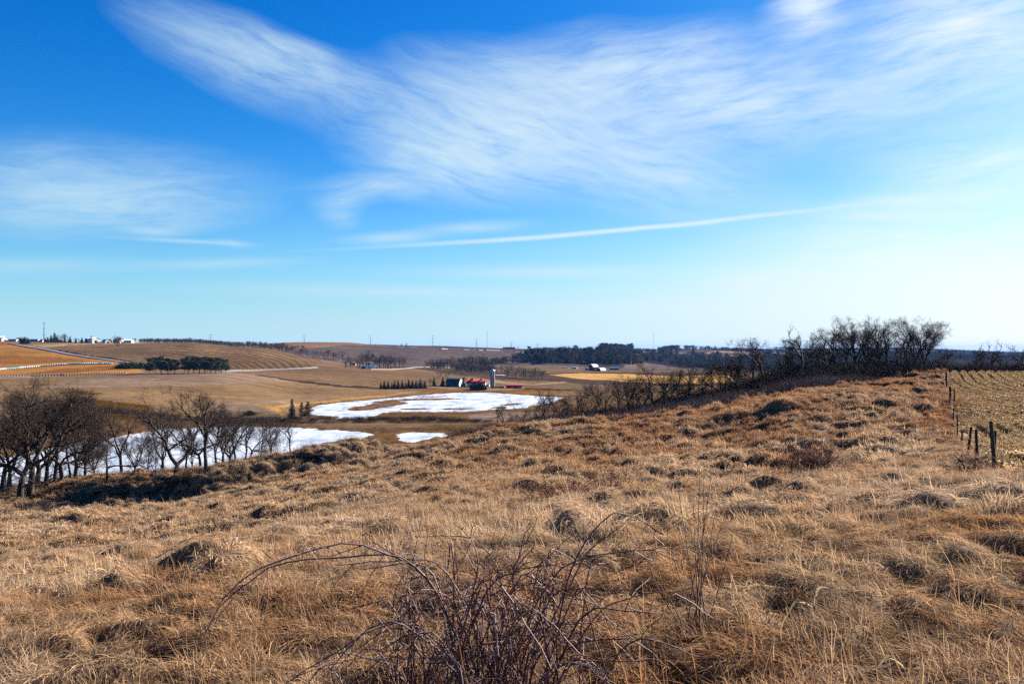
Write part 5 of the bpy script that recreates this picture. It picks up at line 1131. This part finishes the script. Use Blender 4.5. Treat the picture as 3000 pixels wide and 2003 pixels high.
    at_ = me.attributes.new('tint', 'FLOAT', 'POINT'); at_.data.foreach_set('value', np.concatenate([tint, np.full(len(V2), .2)]).astype(np.float32))
    return me
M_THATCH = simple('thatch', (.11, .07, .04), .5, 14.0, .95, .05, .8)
def meadow(name, y0, y1, R_, step, kinds, label, wmar=.14, zone=None):
    hw = .645+wmar; P = []
    ny = int((y1-y0)/(R_*step*.87))
    for j in range(ny+1):
        Y = y0+j*R_*step*.87; nx = int(2*hw*(Y+4)/(R_*step))+2
        for i in range(nx+1): P.append((-hw*(Y+4)+(i+.5*(j % 2))*R_*step, Y))
    P = np.array(P)+rg.normal(0, R_*.13, (len(P), 2)); X, Y = P[:, 0], P[:, 1]
    px = 1500+F*X/np.maximum(Y, 3)
    ok = (X-(FX0+FK*Y) < .9-R_*.75) | (Y < 9)
    ok &= ~((Y+R_*.6 > np.interp(px, [-9000, 1330, 1500, 1800, 2100, 2350, 2500, 2640, 2700, 9000], [125, 108, 97, 95, 94, 97, 101, 114, 124, 124])))
    X, Y, px = X[ok], Y[ok], px[ok]
    if zone is not None:
        q = .8*4.6; cv = np.maximum(np.abs(H(X, Y)*2-H(X+q, Y)-H(X-q, Y)), np.abs(H(X, Y)*2-H(X, Y+q)-H(X, Y-q)))
        ok = (cv < .55) if zone else (cv >= .45); X, Y, px = X[ok], Y[ok], px[ok]
    n = len(X); e = R_*.5
    Z = H(X, Y); gx = (H(X+e, Y)-H(X-e, Y))/(2*e); gy = (H(X, Y+e)-H(X, Y-e))/(2*e)
    rz = flow(X, Y)+rg.uniform(-.9, .9, n)
    rot = np.zeros((n, 3)); rot[:, 2] = rz
    sl = np.cos(rz)*gx+np.sin(rz)*gy; sd = -np.sin(rz)*gx+np.cos(rz)*gy
    rot[:, 1] = -np.arctan(sl); rot[:, 0] = np.arctan(sd*np.cos(np.arctan(sl)))
    S = rg.uniform(.9, 1.12, n); m = vn(X/9, Y/9, 121); k = len(kinds)
    I = np.clip((m*k*1.0+rg.uniform(-1.2, 1.2, n)).astype(int), 0, k-1)
    sz = S*(.65+.75*vn(X/4.5, Y/4.5, 151))
    return scatter(name, np.stack([X, Y, Z], 1), rot, np.stack([S, S, sz], 1), I, kinds, label, 'grass')
def flow(x, y):                # which way the winter wind and snow pressed the grass
    return PI*1.05+(fbm(x/11, y/11, 101, 2)-.5)*4.5
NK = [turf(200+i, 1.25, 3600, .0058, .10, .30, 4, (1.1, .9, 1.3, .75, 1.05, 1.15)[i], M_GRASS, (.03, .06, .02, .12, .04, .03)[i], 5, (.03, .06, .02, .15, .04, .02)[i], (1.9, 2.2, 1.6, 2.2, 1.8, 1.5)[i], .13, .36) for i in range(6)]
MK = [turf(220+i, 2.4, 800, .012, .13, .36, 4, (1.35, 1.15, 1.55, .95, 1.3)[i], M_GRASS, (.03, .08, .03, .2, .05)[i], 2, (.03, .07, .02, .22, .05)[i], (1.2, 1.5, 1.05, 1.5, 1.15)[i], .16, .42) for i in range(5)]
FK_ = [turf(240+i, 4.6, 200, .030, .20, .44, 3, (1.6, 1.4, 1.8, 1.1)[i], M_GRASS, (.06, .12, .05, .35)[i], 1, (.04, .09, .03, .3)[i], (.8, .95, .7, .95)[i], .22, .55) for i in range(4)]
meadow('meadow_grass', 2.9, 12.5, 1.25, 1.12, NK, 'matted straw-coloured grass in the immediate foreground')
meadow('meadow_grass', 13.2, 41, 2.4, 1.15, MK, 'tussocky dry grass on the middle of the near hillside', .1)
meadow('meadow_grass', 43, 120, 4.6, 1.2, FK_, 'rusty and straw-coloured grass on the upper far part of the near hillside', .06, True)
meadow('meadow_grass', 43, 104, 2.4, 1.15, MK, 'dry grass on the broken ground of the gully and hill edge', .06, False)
def fence_strip():
    Y = np.arange(10, 92, .75); Y = np.repeat(Y, 2); X = FX0+FK*Y+rg.uniform(-2.0, .35, len(Y)); n = len(Y); Z = H(X, Y); rot = np.zeros((n, 3)); rot[:, 2] = rg.uniform(0, 6.28, n)
    S = np.interp(Y, [10, 40, 92], [.8, 1.0, 1.3]); scatter('fence_grass', np.stack([X, Y, Z], 1), rot, S, rg.integers(0, 5, n), NK, 'rank dry grass along the old fence', 'grass')
fence_strip()
# ------------------------------------------------------------------ brush along the hill edge and round the tree belt
def brush_verts(seed, n, h, wid):
    rng = np.random.default_rng(seed); mb = MB()
    V = []; T_ = []; k = 0
    for i in range(n):
        p = np.array([rng.normal(0, .45), rng.normal(0, .45), -.1]); d = unit(np.array([rng.normal(0, .35), rng.normal(0, .35), 1])); L = h*rng.uniform(.5, 1)
        for j in range(3):
            q = p+d*L/3; b = perp(d, rng)*wid*(1-.25*j); V += [p-b, p+b, q+b*.7, q-b*.7]; T_.append((k, k+1, k+2, k+3)); k += 4
            for s_ in range(2):
                dd = unit(d+rng.normal(size=3)*.7); r = q+dd*L*.3; b2 = b*.55; V += [q-b2, q+b2, r+b2*.4, r-b2*.4]; T_.append((k, k+1, k+2, k+3)); k += 4
            p = q; d = unit(d+rng.normal(size=3)*.2)
    return np.array(V), np.array(T_)
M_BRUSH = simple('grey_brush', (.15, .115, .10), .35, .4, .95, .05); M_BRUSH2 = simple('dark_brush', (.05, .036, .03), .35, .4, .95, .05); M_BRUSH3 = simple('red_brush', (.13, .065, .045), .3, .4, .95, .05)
def patch(seed, n, h, mat, wid, rad=1.7, per=22):
    rng = np.random.default_rng(seed); ms = []; V = []; Q = []; k = 0
    for i in range(n):
        v, q = brush_verts(seed*50+i, per, h*rng.uniform(.7, 1.1), wid); a = rng.uniform(0, 6.28); r = rad*math.sqrt(rng.uniform(0, 1))
        V.append(v+np.array([r*math.cos(a), r*math.sin(a), 0])); Q.append(q+k); k += len(v)
    return mesh_np('brush', np.vstack(V), [np.vstack(Q)], mat)
BR = [patch(400+i, 7, 1.35, M_BRUSH, .008) for i in range(2)]+[patch(410, 7, 1.4, M_BRUSH3, .008)]+[patch(420+i, 7, 2.2, M_BRUSH2, .010) for i in range(2)]
def brush(name, gen, label):
    P, S, I = gen; n = len(P); rot = np.zeros((n, 3)); rot[:, 2] = rg.uniform(0, 6.28, n); return scatter(name, P, rot, S, I, BR, label, 'brush')
def edge_brush():
    n = 1250; px = rg.uniform(1330, 2640, n); Y = rg.uniform(92, 128, n); X = (px-1500)/F*Y
    ymin = np.interp(px, [1330, 1500, 1800, 2100, 2350, 2500, 2640], [98, 95, 93, 92, 95, 99, 112])
    ok = (Y > ymin+rg.uniform(0, 2, n)); X, Y, px = X[ok], Y[ok], px[ok]; n = len(X); Z = H(X, Y)
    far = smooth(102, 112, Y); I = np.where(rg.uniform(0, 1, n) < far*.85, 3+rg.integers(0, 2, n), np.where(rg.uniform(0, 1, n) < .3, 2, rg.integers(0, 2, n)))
    S = rg.uniform(.6, 1.15, n)*np.interp(px, [1330, 1700, 2100, 2400, 2640], [.75, .95, 1.0, 1.1, .7]); return np.stack([X, Y, Z], 1), S, I
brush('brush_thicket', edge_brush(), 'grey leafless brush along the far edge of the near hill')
def belt_brush():
    n = 260; px = rg.uniform(1420, 2790, n); Y = rg.uniform(112, 150, n); X = (px-1500)/F*Y; Z = H(X, Y)
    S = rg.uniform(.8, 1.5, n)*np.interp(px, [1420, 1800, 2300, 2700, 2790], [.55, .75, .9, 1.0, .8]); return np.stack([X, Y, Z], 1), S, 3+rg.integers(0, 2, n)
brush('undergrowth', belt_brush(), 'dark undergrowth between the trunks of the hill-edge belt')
def right_brush():
    n = 170; px = rg.uniform(2740, 3150, n); Y = rg.uniform(132, 185, n); X = (px-1500)/F*Y; Z = H(X, Y)
    S = rg.uniform(.8, 1.6, n); return np.stack([X, Y, Z], 1), S, 3+rg.integers(0, 2, n)
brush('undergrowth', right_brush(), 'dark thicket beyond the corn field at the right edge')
def bank_brush():
    n = 170; px = rg.uniform(-200, 1130, n); Y = rg.uniform(89, 122, n); X = (px-1500)/F*Y; Z = H(X, Y)
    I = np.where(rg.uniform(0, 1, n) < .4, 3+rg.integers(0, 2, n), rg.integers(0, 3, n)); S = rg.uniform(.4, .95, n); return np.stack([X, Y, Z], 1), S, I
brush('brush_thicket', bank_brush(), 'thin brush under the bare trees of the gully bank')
def shore_reeds():
    n = 3200; X = rg.uniform(-330, 90, n); Y = rg.uniform(230, 700, n); d = pond_d(X, Y); px = 1500+F*X/Y
    ok = (d > -2.2) & (d < np.where(Y < 440, 16, 7)); X, Y = X[ok], Y[ok]; Z = np.maximum(H(X, Y), ZP); n = len(X)
    return np.stack([X, Y, Z], 1), rg.uniform(.5, 1.1, n), np.where(rg.uniform(0, 1, n) < .25, 0, 2)
brush('reeds', shore_reeds(), 'brown reeds and sedge round the frozen ponds')
def dam_brush():
    n = 330; X = rg.uniform(-235, -15, n); Y = 404+(X+120)*.03+rg.normal(0, 4, n); Z = H(X, Y); ok = Z > ZP+.3
    X, Y, Z = X[ok], Y[ok], Z[ok]; n = len(X); return np.stack([X, Y, Z], 1), rg.uniform(.6, 1.3, n), np.where(rg.uniform(0, 1, n) < .8, 3, 2)
brush('brush_thicket', dam_brush(), 'dark brush on the dam between the two ponds')
# ------------------------------------------------------------------ corn stubble
M_STUB = grass_mat('corn_trash', [(.50, .33, .165), (.58, .40, .22), (.64, .46, .27)], .5); M_STUB2 = grass_mat('corn_husk', [(.52, .40, .23), (.58, .47, .30), (.62, .52, .36)], .5)
def stub_mesh(seed):
    rng = np.random.default_rng(seed); mb = MB()
    for i in range(5):
        p = rng.normal(0, .08, 3); p[2] = .03
        if i < 1: mb.tube([p, p+np.array([rng.normal(0, .05), rng.normal(0, .05), rng.uniform(.12, .3)])], .013, 4)
        else:
            a = rng.uniform(0, 6.28); d = np.array([math.cos(a), math.sin(a), rng.uniform(-.1, .35)]); L = rng.uniform(.08, .2); b = np.array([-math.sin(a), math.cos(a), rng.normal(0, .4)])*.025
            mb.add([p-b, p+b, p+d*L*.6+b+np.array([0, 0, .04]), p+d*L*.6-b+np.array([0, 0, .04]), p+d*L], [(0, 1, 2, 3)], [(3, 2, 4)])
    me = mb.mesh('stubble', M_STUB if seed % 3 else M_STUB2); q = me.attributes.new('tint', 'FLOAT', 'POINT'); q.data.foreach_set('value', np.full(len(me.vertices), .45, np.float32))
    return me
SBM = [stub_mesh(500+i) for i in range(6)]
n = 32000; Y = np.sqrt(rg.uniform(13**2, 124**2, n)); X = FX0+FK*Y+rg.uniform(1.0, 1, n)*0+rg.uniform(0, 1, n)**1.3*(Y*.22+4)+.6+rg.normal(0, .5, n)+(fbm(Y/4, Y*0, 171, 2)-.5)*2
rr = corn_rows(X, Y); ok = (np.sin(rr*2*PI/1.2)+rg.normal(0, .18, n)) > .25; X, Y = X[ok], Y[ok]; n = len(X)
rot = np.zeros((n, 3)); rot[:, 2] = rg.uniform(0, 6.28, n)
Zc = H(X, Y)+tuss(X, Y)*.9+.05
scatter('corn_stubble', np.stack([X, Y, Zc], 1), rot, rg.uniform(.7, 1.4, n), rg.integers(0, 6, n), SBM, 'pale corn stalks and husks littering the harvested field', 'stubble')
# ================================================================== near plants, fence, litter
M_CANE = simple('rose_cane', (.105, .036, .03), .45, 14, .55, .35); M_CANE2 = simple('rose_cane_grey', (.15, .10, .095), .4, 14, .6, .35)
def sight(px, py, Y): return np.array([(px-1500)/F*Y, Y, (HZ-py)/F*Y])
def spline(P, n):
    P = np.asarray(P, float); s = np.concatenate([[0], np.cumsum(np.linalg.norm(np.diff(P, axis=0), axis=1))]); q = np.linspace(0, s[-1], n)
    return np.stack([pchip(s, P[:, k], q) for k in range(3)], 1)
rw = np.random.default_rng(31)
def cane(parent, P, r0, r1, ntw, seed, O, lmax=.35):
    rng = np.random.default_rng(seed); n = len(P); P = P+rng.normal(0, .006, P.shape)*np.linspace(0, 1, n)[:, None]
    o = MB().tube(P-O, np.linspace(r0, r1, n), 5).build('cane', M_CANE if rng.uniform() < .72 else M_CANE2, parent, True)
    mb = MB(); any_ = False
    for k in range(ntw):
        i = rng.integers(int(n*.3), n-1); d = unit(P[i+1]-P[i]); d = unit(d*.7+perp(d, rng)*.8+np.array([0, 0, .25])); L = rng.uniform(.08, lmax)
        Q, _ = limb(P[i], d, L, 5, .16, rng.uniform(-.10, .08), rng); mb.tube(Q-O, np.linspace(r1*1.05, .0011, 6), 4); any_ = True
        if rng.uniform() < .6:
            j = rng.integers(2, 5); dd = unit(Q[j]-Q[j-1]+perp(unit(Q[j]-Q[j-1]), rng)*.9); Q2, _ = limb(Q[j], dd, L*.5, 3, .15, .0, rng); mb.tube(Q2-O, np.linspace(.0018, .001, 4), 3)
    for k in range(int(n*.5)):   # thorns
        i = rng.integers(1, n-1); d = unit(P[i+1]-P[i]); t = perp(d, rng); mb.add(np.array([P[i]-d*.005, P[i]+d*.005, P[i]+t*.016-d*.004])-O, (), [(0, 1, 2)]); any_ = True
    if any_: tag(mb.build('twigs', M_CANE, o), kind='stuff')
    return o
def rose_bush():
    bx, by = -.12, 4.2; bz = float(H(np.array([bx]), np.array([by]))[0]); O = np.array([bx, by, bz]); e = empty('rose_bush', tuple(O))
    T = lambda pts: np.array([sight(*p) for p in pts])
    base = lambda: O+np.array([rw.normal(0, .2), rw.normal(0, .14), -.05])
    drawn = [
     [(1352, 1909, 4.2), (1291, 1772, 4.15), (1236, 1677, 4.1), (1202, 1650, 4.05), (1134, 1619, 4.0), (1066, 1592, 3.95), (1006, 1589, 3.9), (887, 1621, 3.85), (768, 1666, 3.8), (708, 1702, 3.8), (643, 1770, 3.8), (619, 1812, 3.8), (607, 1848, 3.8), (606, 1901, 3.85)],
     [(1370, 1940, 4.2), (1310, 1800, 4.1), (1260, 1700, 4.0), (1200, 1648, 4.0), (1126, 1622, 3.95), (1006, 1629, 3.9), (887, 1638, 3.85), (798, 1662, 3.8), (708, 1720, 3.8), (650, 1775, 3.8)],
     [(1560, 1960, 4.25), (1628, 1850, 4.2), (1655, 1740, 4.2), (1689, 1626, 4.2), (1730, 1568, 4.25), (1764, 1527, 4.3), (1808, 1503, 4.35), (1849, 1508, 4.4), (1900, 1534, 4.4), (1950, 1575, 4.45)],
     [(1540, 1950, 4.2), (1610, 1830, 4.2), (1706, 1643, 4.2), (1747, 1599, 4.2), (1802, 1544, 4.25)],
     [(1450, 1930, 4.2), (1480, 1800, 4.2), (1498, 1718, 4.2), (1519, 1636, 4.2), (1539, 1575, 4.2), (1553, 1541, 4.2)],
     [(1420, 1930, 4.1), (1380, 1800, 4.05), (1400, 1640, 4.0), (1390, 1590, 4.0), (1345, 1538, 4.0), (1325, 1532, 4.0)],
     [(1600, 1960, 4.2), (1640, 1840, 4.2), (1700, 1720, 4.2), (1760, 1790, 4.2), (1860, 1880, 4.2)],
     [(1330, 1960, 4.0), (1230, 1860, 3.9), (1140, 1820, 3.8), (1090, 1838, 3.8), (1040, 1880, 3.75), (960, 1960, 3.7)],
     [(1600, 1980, 4.3), (1700, 1880, 4.3), (1820, 1870, 4.3), (1880, 1890, 4.3), (1960, 1960, 4.3)],
    ]
    for i, pts in enumerate(drawn):
        W = T(pts); b0 = base(); P = spline(np.vstack([b0, W]), 26); cane(e, P, .0075, .0026, 9, 900+i, O, .32)
    for k in range(88):
        b0 = base(); a = rw.uniform(0, 2*PI); lean = rw.uniform(.2, 1.25); hgt = rw.uniform(.55, 1.15); reach = lean*rw.uniform(.3, .75)
        top = b0+np.array([math.cos(a)*reach*.75, math.sin(a)*reach*.45, hgt]); end = top+np.array([math.cos(a)*reach*.75, math.sin(a)*reach*.4, -rw.uniform(-.12, .35)*hgt])
        mid = b0+(top-b0)*.5+np.array([-math.cos(a)*.06, 0, .06]); P = spline([b0, mid, top, end], 18)
        cane(e, P, rw.uniform(.0045, .009), .0025, int(rw.integers(4, 9)), 1000+k, O)
    tag(e, 'tangled leafless rose bush with dark red arching canes at bottom centre', 'bush')
rose_bush()
# ---- thin weed saplings at right of centre
M_WEED = simple('weed_stem', (.14, .085, .055), .3, 10, .8, .1); M_PALE_STEM = simple('pale_stem', (.52, .40, .24), .2, 10, .8, .1)
def weed_clump(px, py, Y, tops, label, mat, r=.0065):
    b = sight(px, py, Y); b[2] = float(H(np.array([b[0]]), np.array([b[1]]))[0]); e = empty('weed_clump', tuple(b)); rng = np.random.default_rng(int(px))
    for i, (tx, ty) in enumerate(tops):
        t = sight(tx, ty, Y+rng.uniform(-.2, .2))-b; r0 = np.array([rng.normal(0, .05), rng.normal(0, .05), 0]); P = spline([r0, r0+(t-r0)*.5+rng.normal(0, .02, 3), t], 12)
        o = MB().tube(P, np.linspace(r, .0016, 12), 4).build('stem', mat, e); mb = MB()
        for k in range(7):
            j = rng.integers(5, 11); d = unit(P[j]-P[j-1]); d = unit(d+perp(d, rng)*.8); Q, _ = limb(P[j], d, rng.uniform(.05, .16), 3, .12, .05, rng); mb.tube(Q, np.linspace(.002, .001, 4), 3)
        tag(mb.build('twigs', mat, o), kind='stuff')
    return tag(e, label, 'weed')
weed_clump(2050, 1832, 6.1, [(1985, 1420), (2010, 1480), (2050, 1370), (2062, 1400), (2085, 1385), (2100, 1470), (2120, 1520), (1950, 1560), (1900, 1600), (1870, 1580), (2150, 1550), (2030, 1450), (2075, 1500)], 'clump of tall thin brown weed stems right of the rose bush', M_WEED)
weed_clump(2388, 1820, 6.2, [(2384, 1620), (2378, 1650), (2420, 1700)], 'few thin dark stems in the grass right of the weed clump', M_WEED, .0035)
weed_clump(2745, 1640, 9.5, [(2742, 1530), (2700, 1560), (2760, 1540)], 'short pale stems near the right edge', M_PALE_STEM, .005)
weed_clump(430, 1640, 26, [(415, 1570), (440, 1560), (425, 1585), (460, 1575), (480, 1580)], 'thin reddish sapling on the left part of the meadow', M_CANE, .008)
weed_clump(480, 1600, 33, [(495, 1545), (520, 1555), (470, 1560)], 'small reddish sapling farther up the left meadow', M_CANE, .009)
# ---- shrubs on the slope
def shrub(px, py, y0, y1, w_, h, n, mat, label, seed):
    x, y, z = gp(px, py, y0, y1); e = empty('shrub', (x, y, z-.05)); rng = np.random.default_rng(seed); st = MB(); tw = MB()
    for i in range(n):
        a = rng.uniform(0, 6.28); d = np.array([math.cos(a)*w_*.5, math.sin(a)*w_*.5, h*.8])*rng.uniform(.6, 1.1); P, _ = limb(np.array([rng.normal(0, w_*.14), rng.normal(0, w_*.14), 0.0]), d, np.linalg.norm(d), 6, .18, .03, rng); st.tube(P, np.linspace(.014, .007, 7), 3)
        for k in range(9):
            j = rng.integers(2, 7); dd = unit(P[j]-P[j-1]+rng.normal(size=3)*.7); Q, _ = limb(P[j], dd, h*rng.uniform(.2, .45), 4, .2, .02, rng); tw.tube(Q, np.linspace(.008, .004, 5), 3)
    tag(st.build('stems', mat, e), kind='stuff'); tag(tw.build('twigs', mat, e), kind='stuff'); return tag(e, label, 'shrub')
M_SHRUB = simple('rusty_shrub', (.11, .045, .035), .3, 3, .9, .1)
shrub(2395, 1385, 25, 48, 3.2, 1.6, 110, M_SHRUB, 'rusty brown shrub on the right part of the slope', 61)
shrub(2330, 1390, 25, 46, 1.5, 1.0, 45, M_SHRUB, 'smaller rusty shrub just left of the big one', 66)
shrub(1650, 1480, 20, 34, 2.6, .9, 60, M_SHRUB, 'low reddish bramble patch in mid meadow right of centre', 62)
shrub(1800, 1450, 20, 38, 2.2, .9, 50, M_SHRUB, 'low reddish bramble right of the mid meadow patch', 63)
shrub(2860, 1395, 14, 24, 1.3, .8, 26, M_SHRUB, 'tangle of stems at the foot of the nearest fence posts', 64)
shrub(1000, 1345, 70, 92, 3.0, 1.3, 30, M_BRUSH2, 'dark scrub on the bank, right of the bare trees', 65)
shrub(560, 1400, 82, 92, 4.0, 1.6, 36, M_BRUSH2, 'dark scrub below the big forked oak', 67)
shrub(720, 1390, 82, 92, 3.5, 1.5, 34, M_BRUSH2, 'dark scrub in the shaded gully right of the forked oak', 68)
# ---- fence posts
POSTS = [(21.5, 1235, .055, 'nearest fence post, thick and dark, by the corn field'), (27, 1262, .055, 'second fence post from the viewer, leaning left'), (30, 1258, .06, 'third fence post, thin, beside the weeds'), (37, 1250, .06, 'fourth fence post, thin, half hidden by weeds'), (45, 1262, .05, 'fifth fence post, a slim stake'), (52, 1215, .05, 'sixth fence post, slim, in the dip'), (62, 1195, .07, 'seventh fence post up the slope'), (72, 1132, .11, 'tall stout post halfway up the fence line'), (74, 1140, .07, 'thin stake right beside the tall stout post'), (88, 1086, .10, 'farthest tall fence post on the crest of the hill'), (91, 1100, .06, 'thin stake beside the farthest post')]
for i, (Y, top, r, label) in enumerate(POSTS):
    x = FX0+FK*Y+(.4 if i in (1, 8) else 0); z = float(H(np.array([x]), np.array([float(Y)]))[0]); h = max(zrow(top, Y)-z, .9)
    P = [(0, 0, -.4), (.01, 0, h*.4), (-.01, .01, h*.8), (.0, 0, h), (0, 0, h+.02)]
    o = MB().tube(P, [r, r*.98, r*.92, r*.9, r*.4], 7, True).build('fence_post', M_WOOD, None, loc=(x, Y, z), rot=(rw.normal(0, .03), rw.normal(-.04, .03), rw.uniform(0, 6)))
    tag(o, label, 'fence post', 'posts of the old fence')
M_WIRE = simple('rusty_wire', (.10, .06, .045), .3, 5, .7, .2)
for q, (f, word) in enumerate(((.88, 'upper'), (.5, 'lower'))):
    Yp = [p[0] for p in POSTS if p[0] not in (27, 74, 91)]; P = []
    for a_, b_ in zip(Yp[:-1], Yp[1:]):
        for t_ in np.linspace(0, 1, 7)[:-1]:
            Y = a_+(b_-a_)*t_; x = FX0+FK*Y; P.append((x, Y, float(H(np.array([x]), np.array([Y]))[0])+f*1.0-.10*math.sin(PI*t_)))
    tag(MB().tube(P, .0045, 4).build('fence_wire', M_WIRE), '%s sagging rusty wire strand of the old fence' % word, 'wire')
# ---- corn husks blown into the grass
for i, (px, py, Y, L, label) in enumerate([(2345, 1800, 6.4, .2, 'pale curled corn husk in the grass right of the weed clump'), (2402, 1790, 6.5, .19, 'upright pale corn leaf right of the curled husk'), (2610, 1930, 5.0, .16, 'small tan corn leaf near the bottom right'), (2560, 1730, 7.6, .2, 'pale corn leaf on the right slope')]):
    b = sight(px, py, Y); b[2] = float(H(np.array([b[0]]), np.array([b[1]]))[0])+.12; n = 7; V = []; rng = np.random.default_rng(i)
    up = .8 if i == 1 else .15
    for k in range(n):
        f = k/(n-1); wv = .022*math.sin(PI*min(.95, f*.9+.1)); c = np.array([L*(f-.5)*(1-up*.6), .03*math.sin(4*f), up*L*f+.05*math.sin(PI*f)]); V += [c+np.array([0, -wv, .012]), c, c+np.array([0, wv, .012])]
    Q = [(3*k+j, 3*k+j+1, 3*k+j+4, 3*k+j+3) for k in range(n-1) for j in (0, 1)]
    hm = mesh_np('corn_husk', V, [np.array(Q)], M_STUB2); q_ = hm.attributes.new('tint', 'FLOAT', 'POINT'); q_.data.foreach_set('value', np.full(len(V), .3, np.float32))
    tag(obj('corn_husk', hm, None, tuple(b), (0, 0, rng.uniform(-.6, .6))), label, 'corn husk')

# ================================================================== the air
def haze():
    m, t, o = mat_new('haze'); v = t.nodes.new('ShaderNodeVolumePrincipled'); t.links.new(v.outputs[0], o.inputs['Volume'])
    v.inputs['Color'].default_value = (.16, .42, 1.0, 1); v.inputs['Density'].default_value = 1.9e-5; v.inputs['Anisotropy'].default_value = 0.0
    mb = MB().box(-26000, 26000, -400, 26500, -420, 78)
    tag(mb.build('haze', m), 'thin blue winter haze over the valley', kind='stuff')
haze()
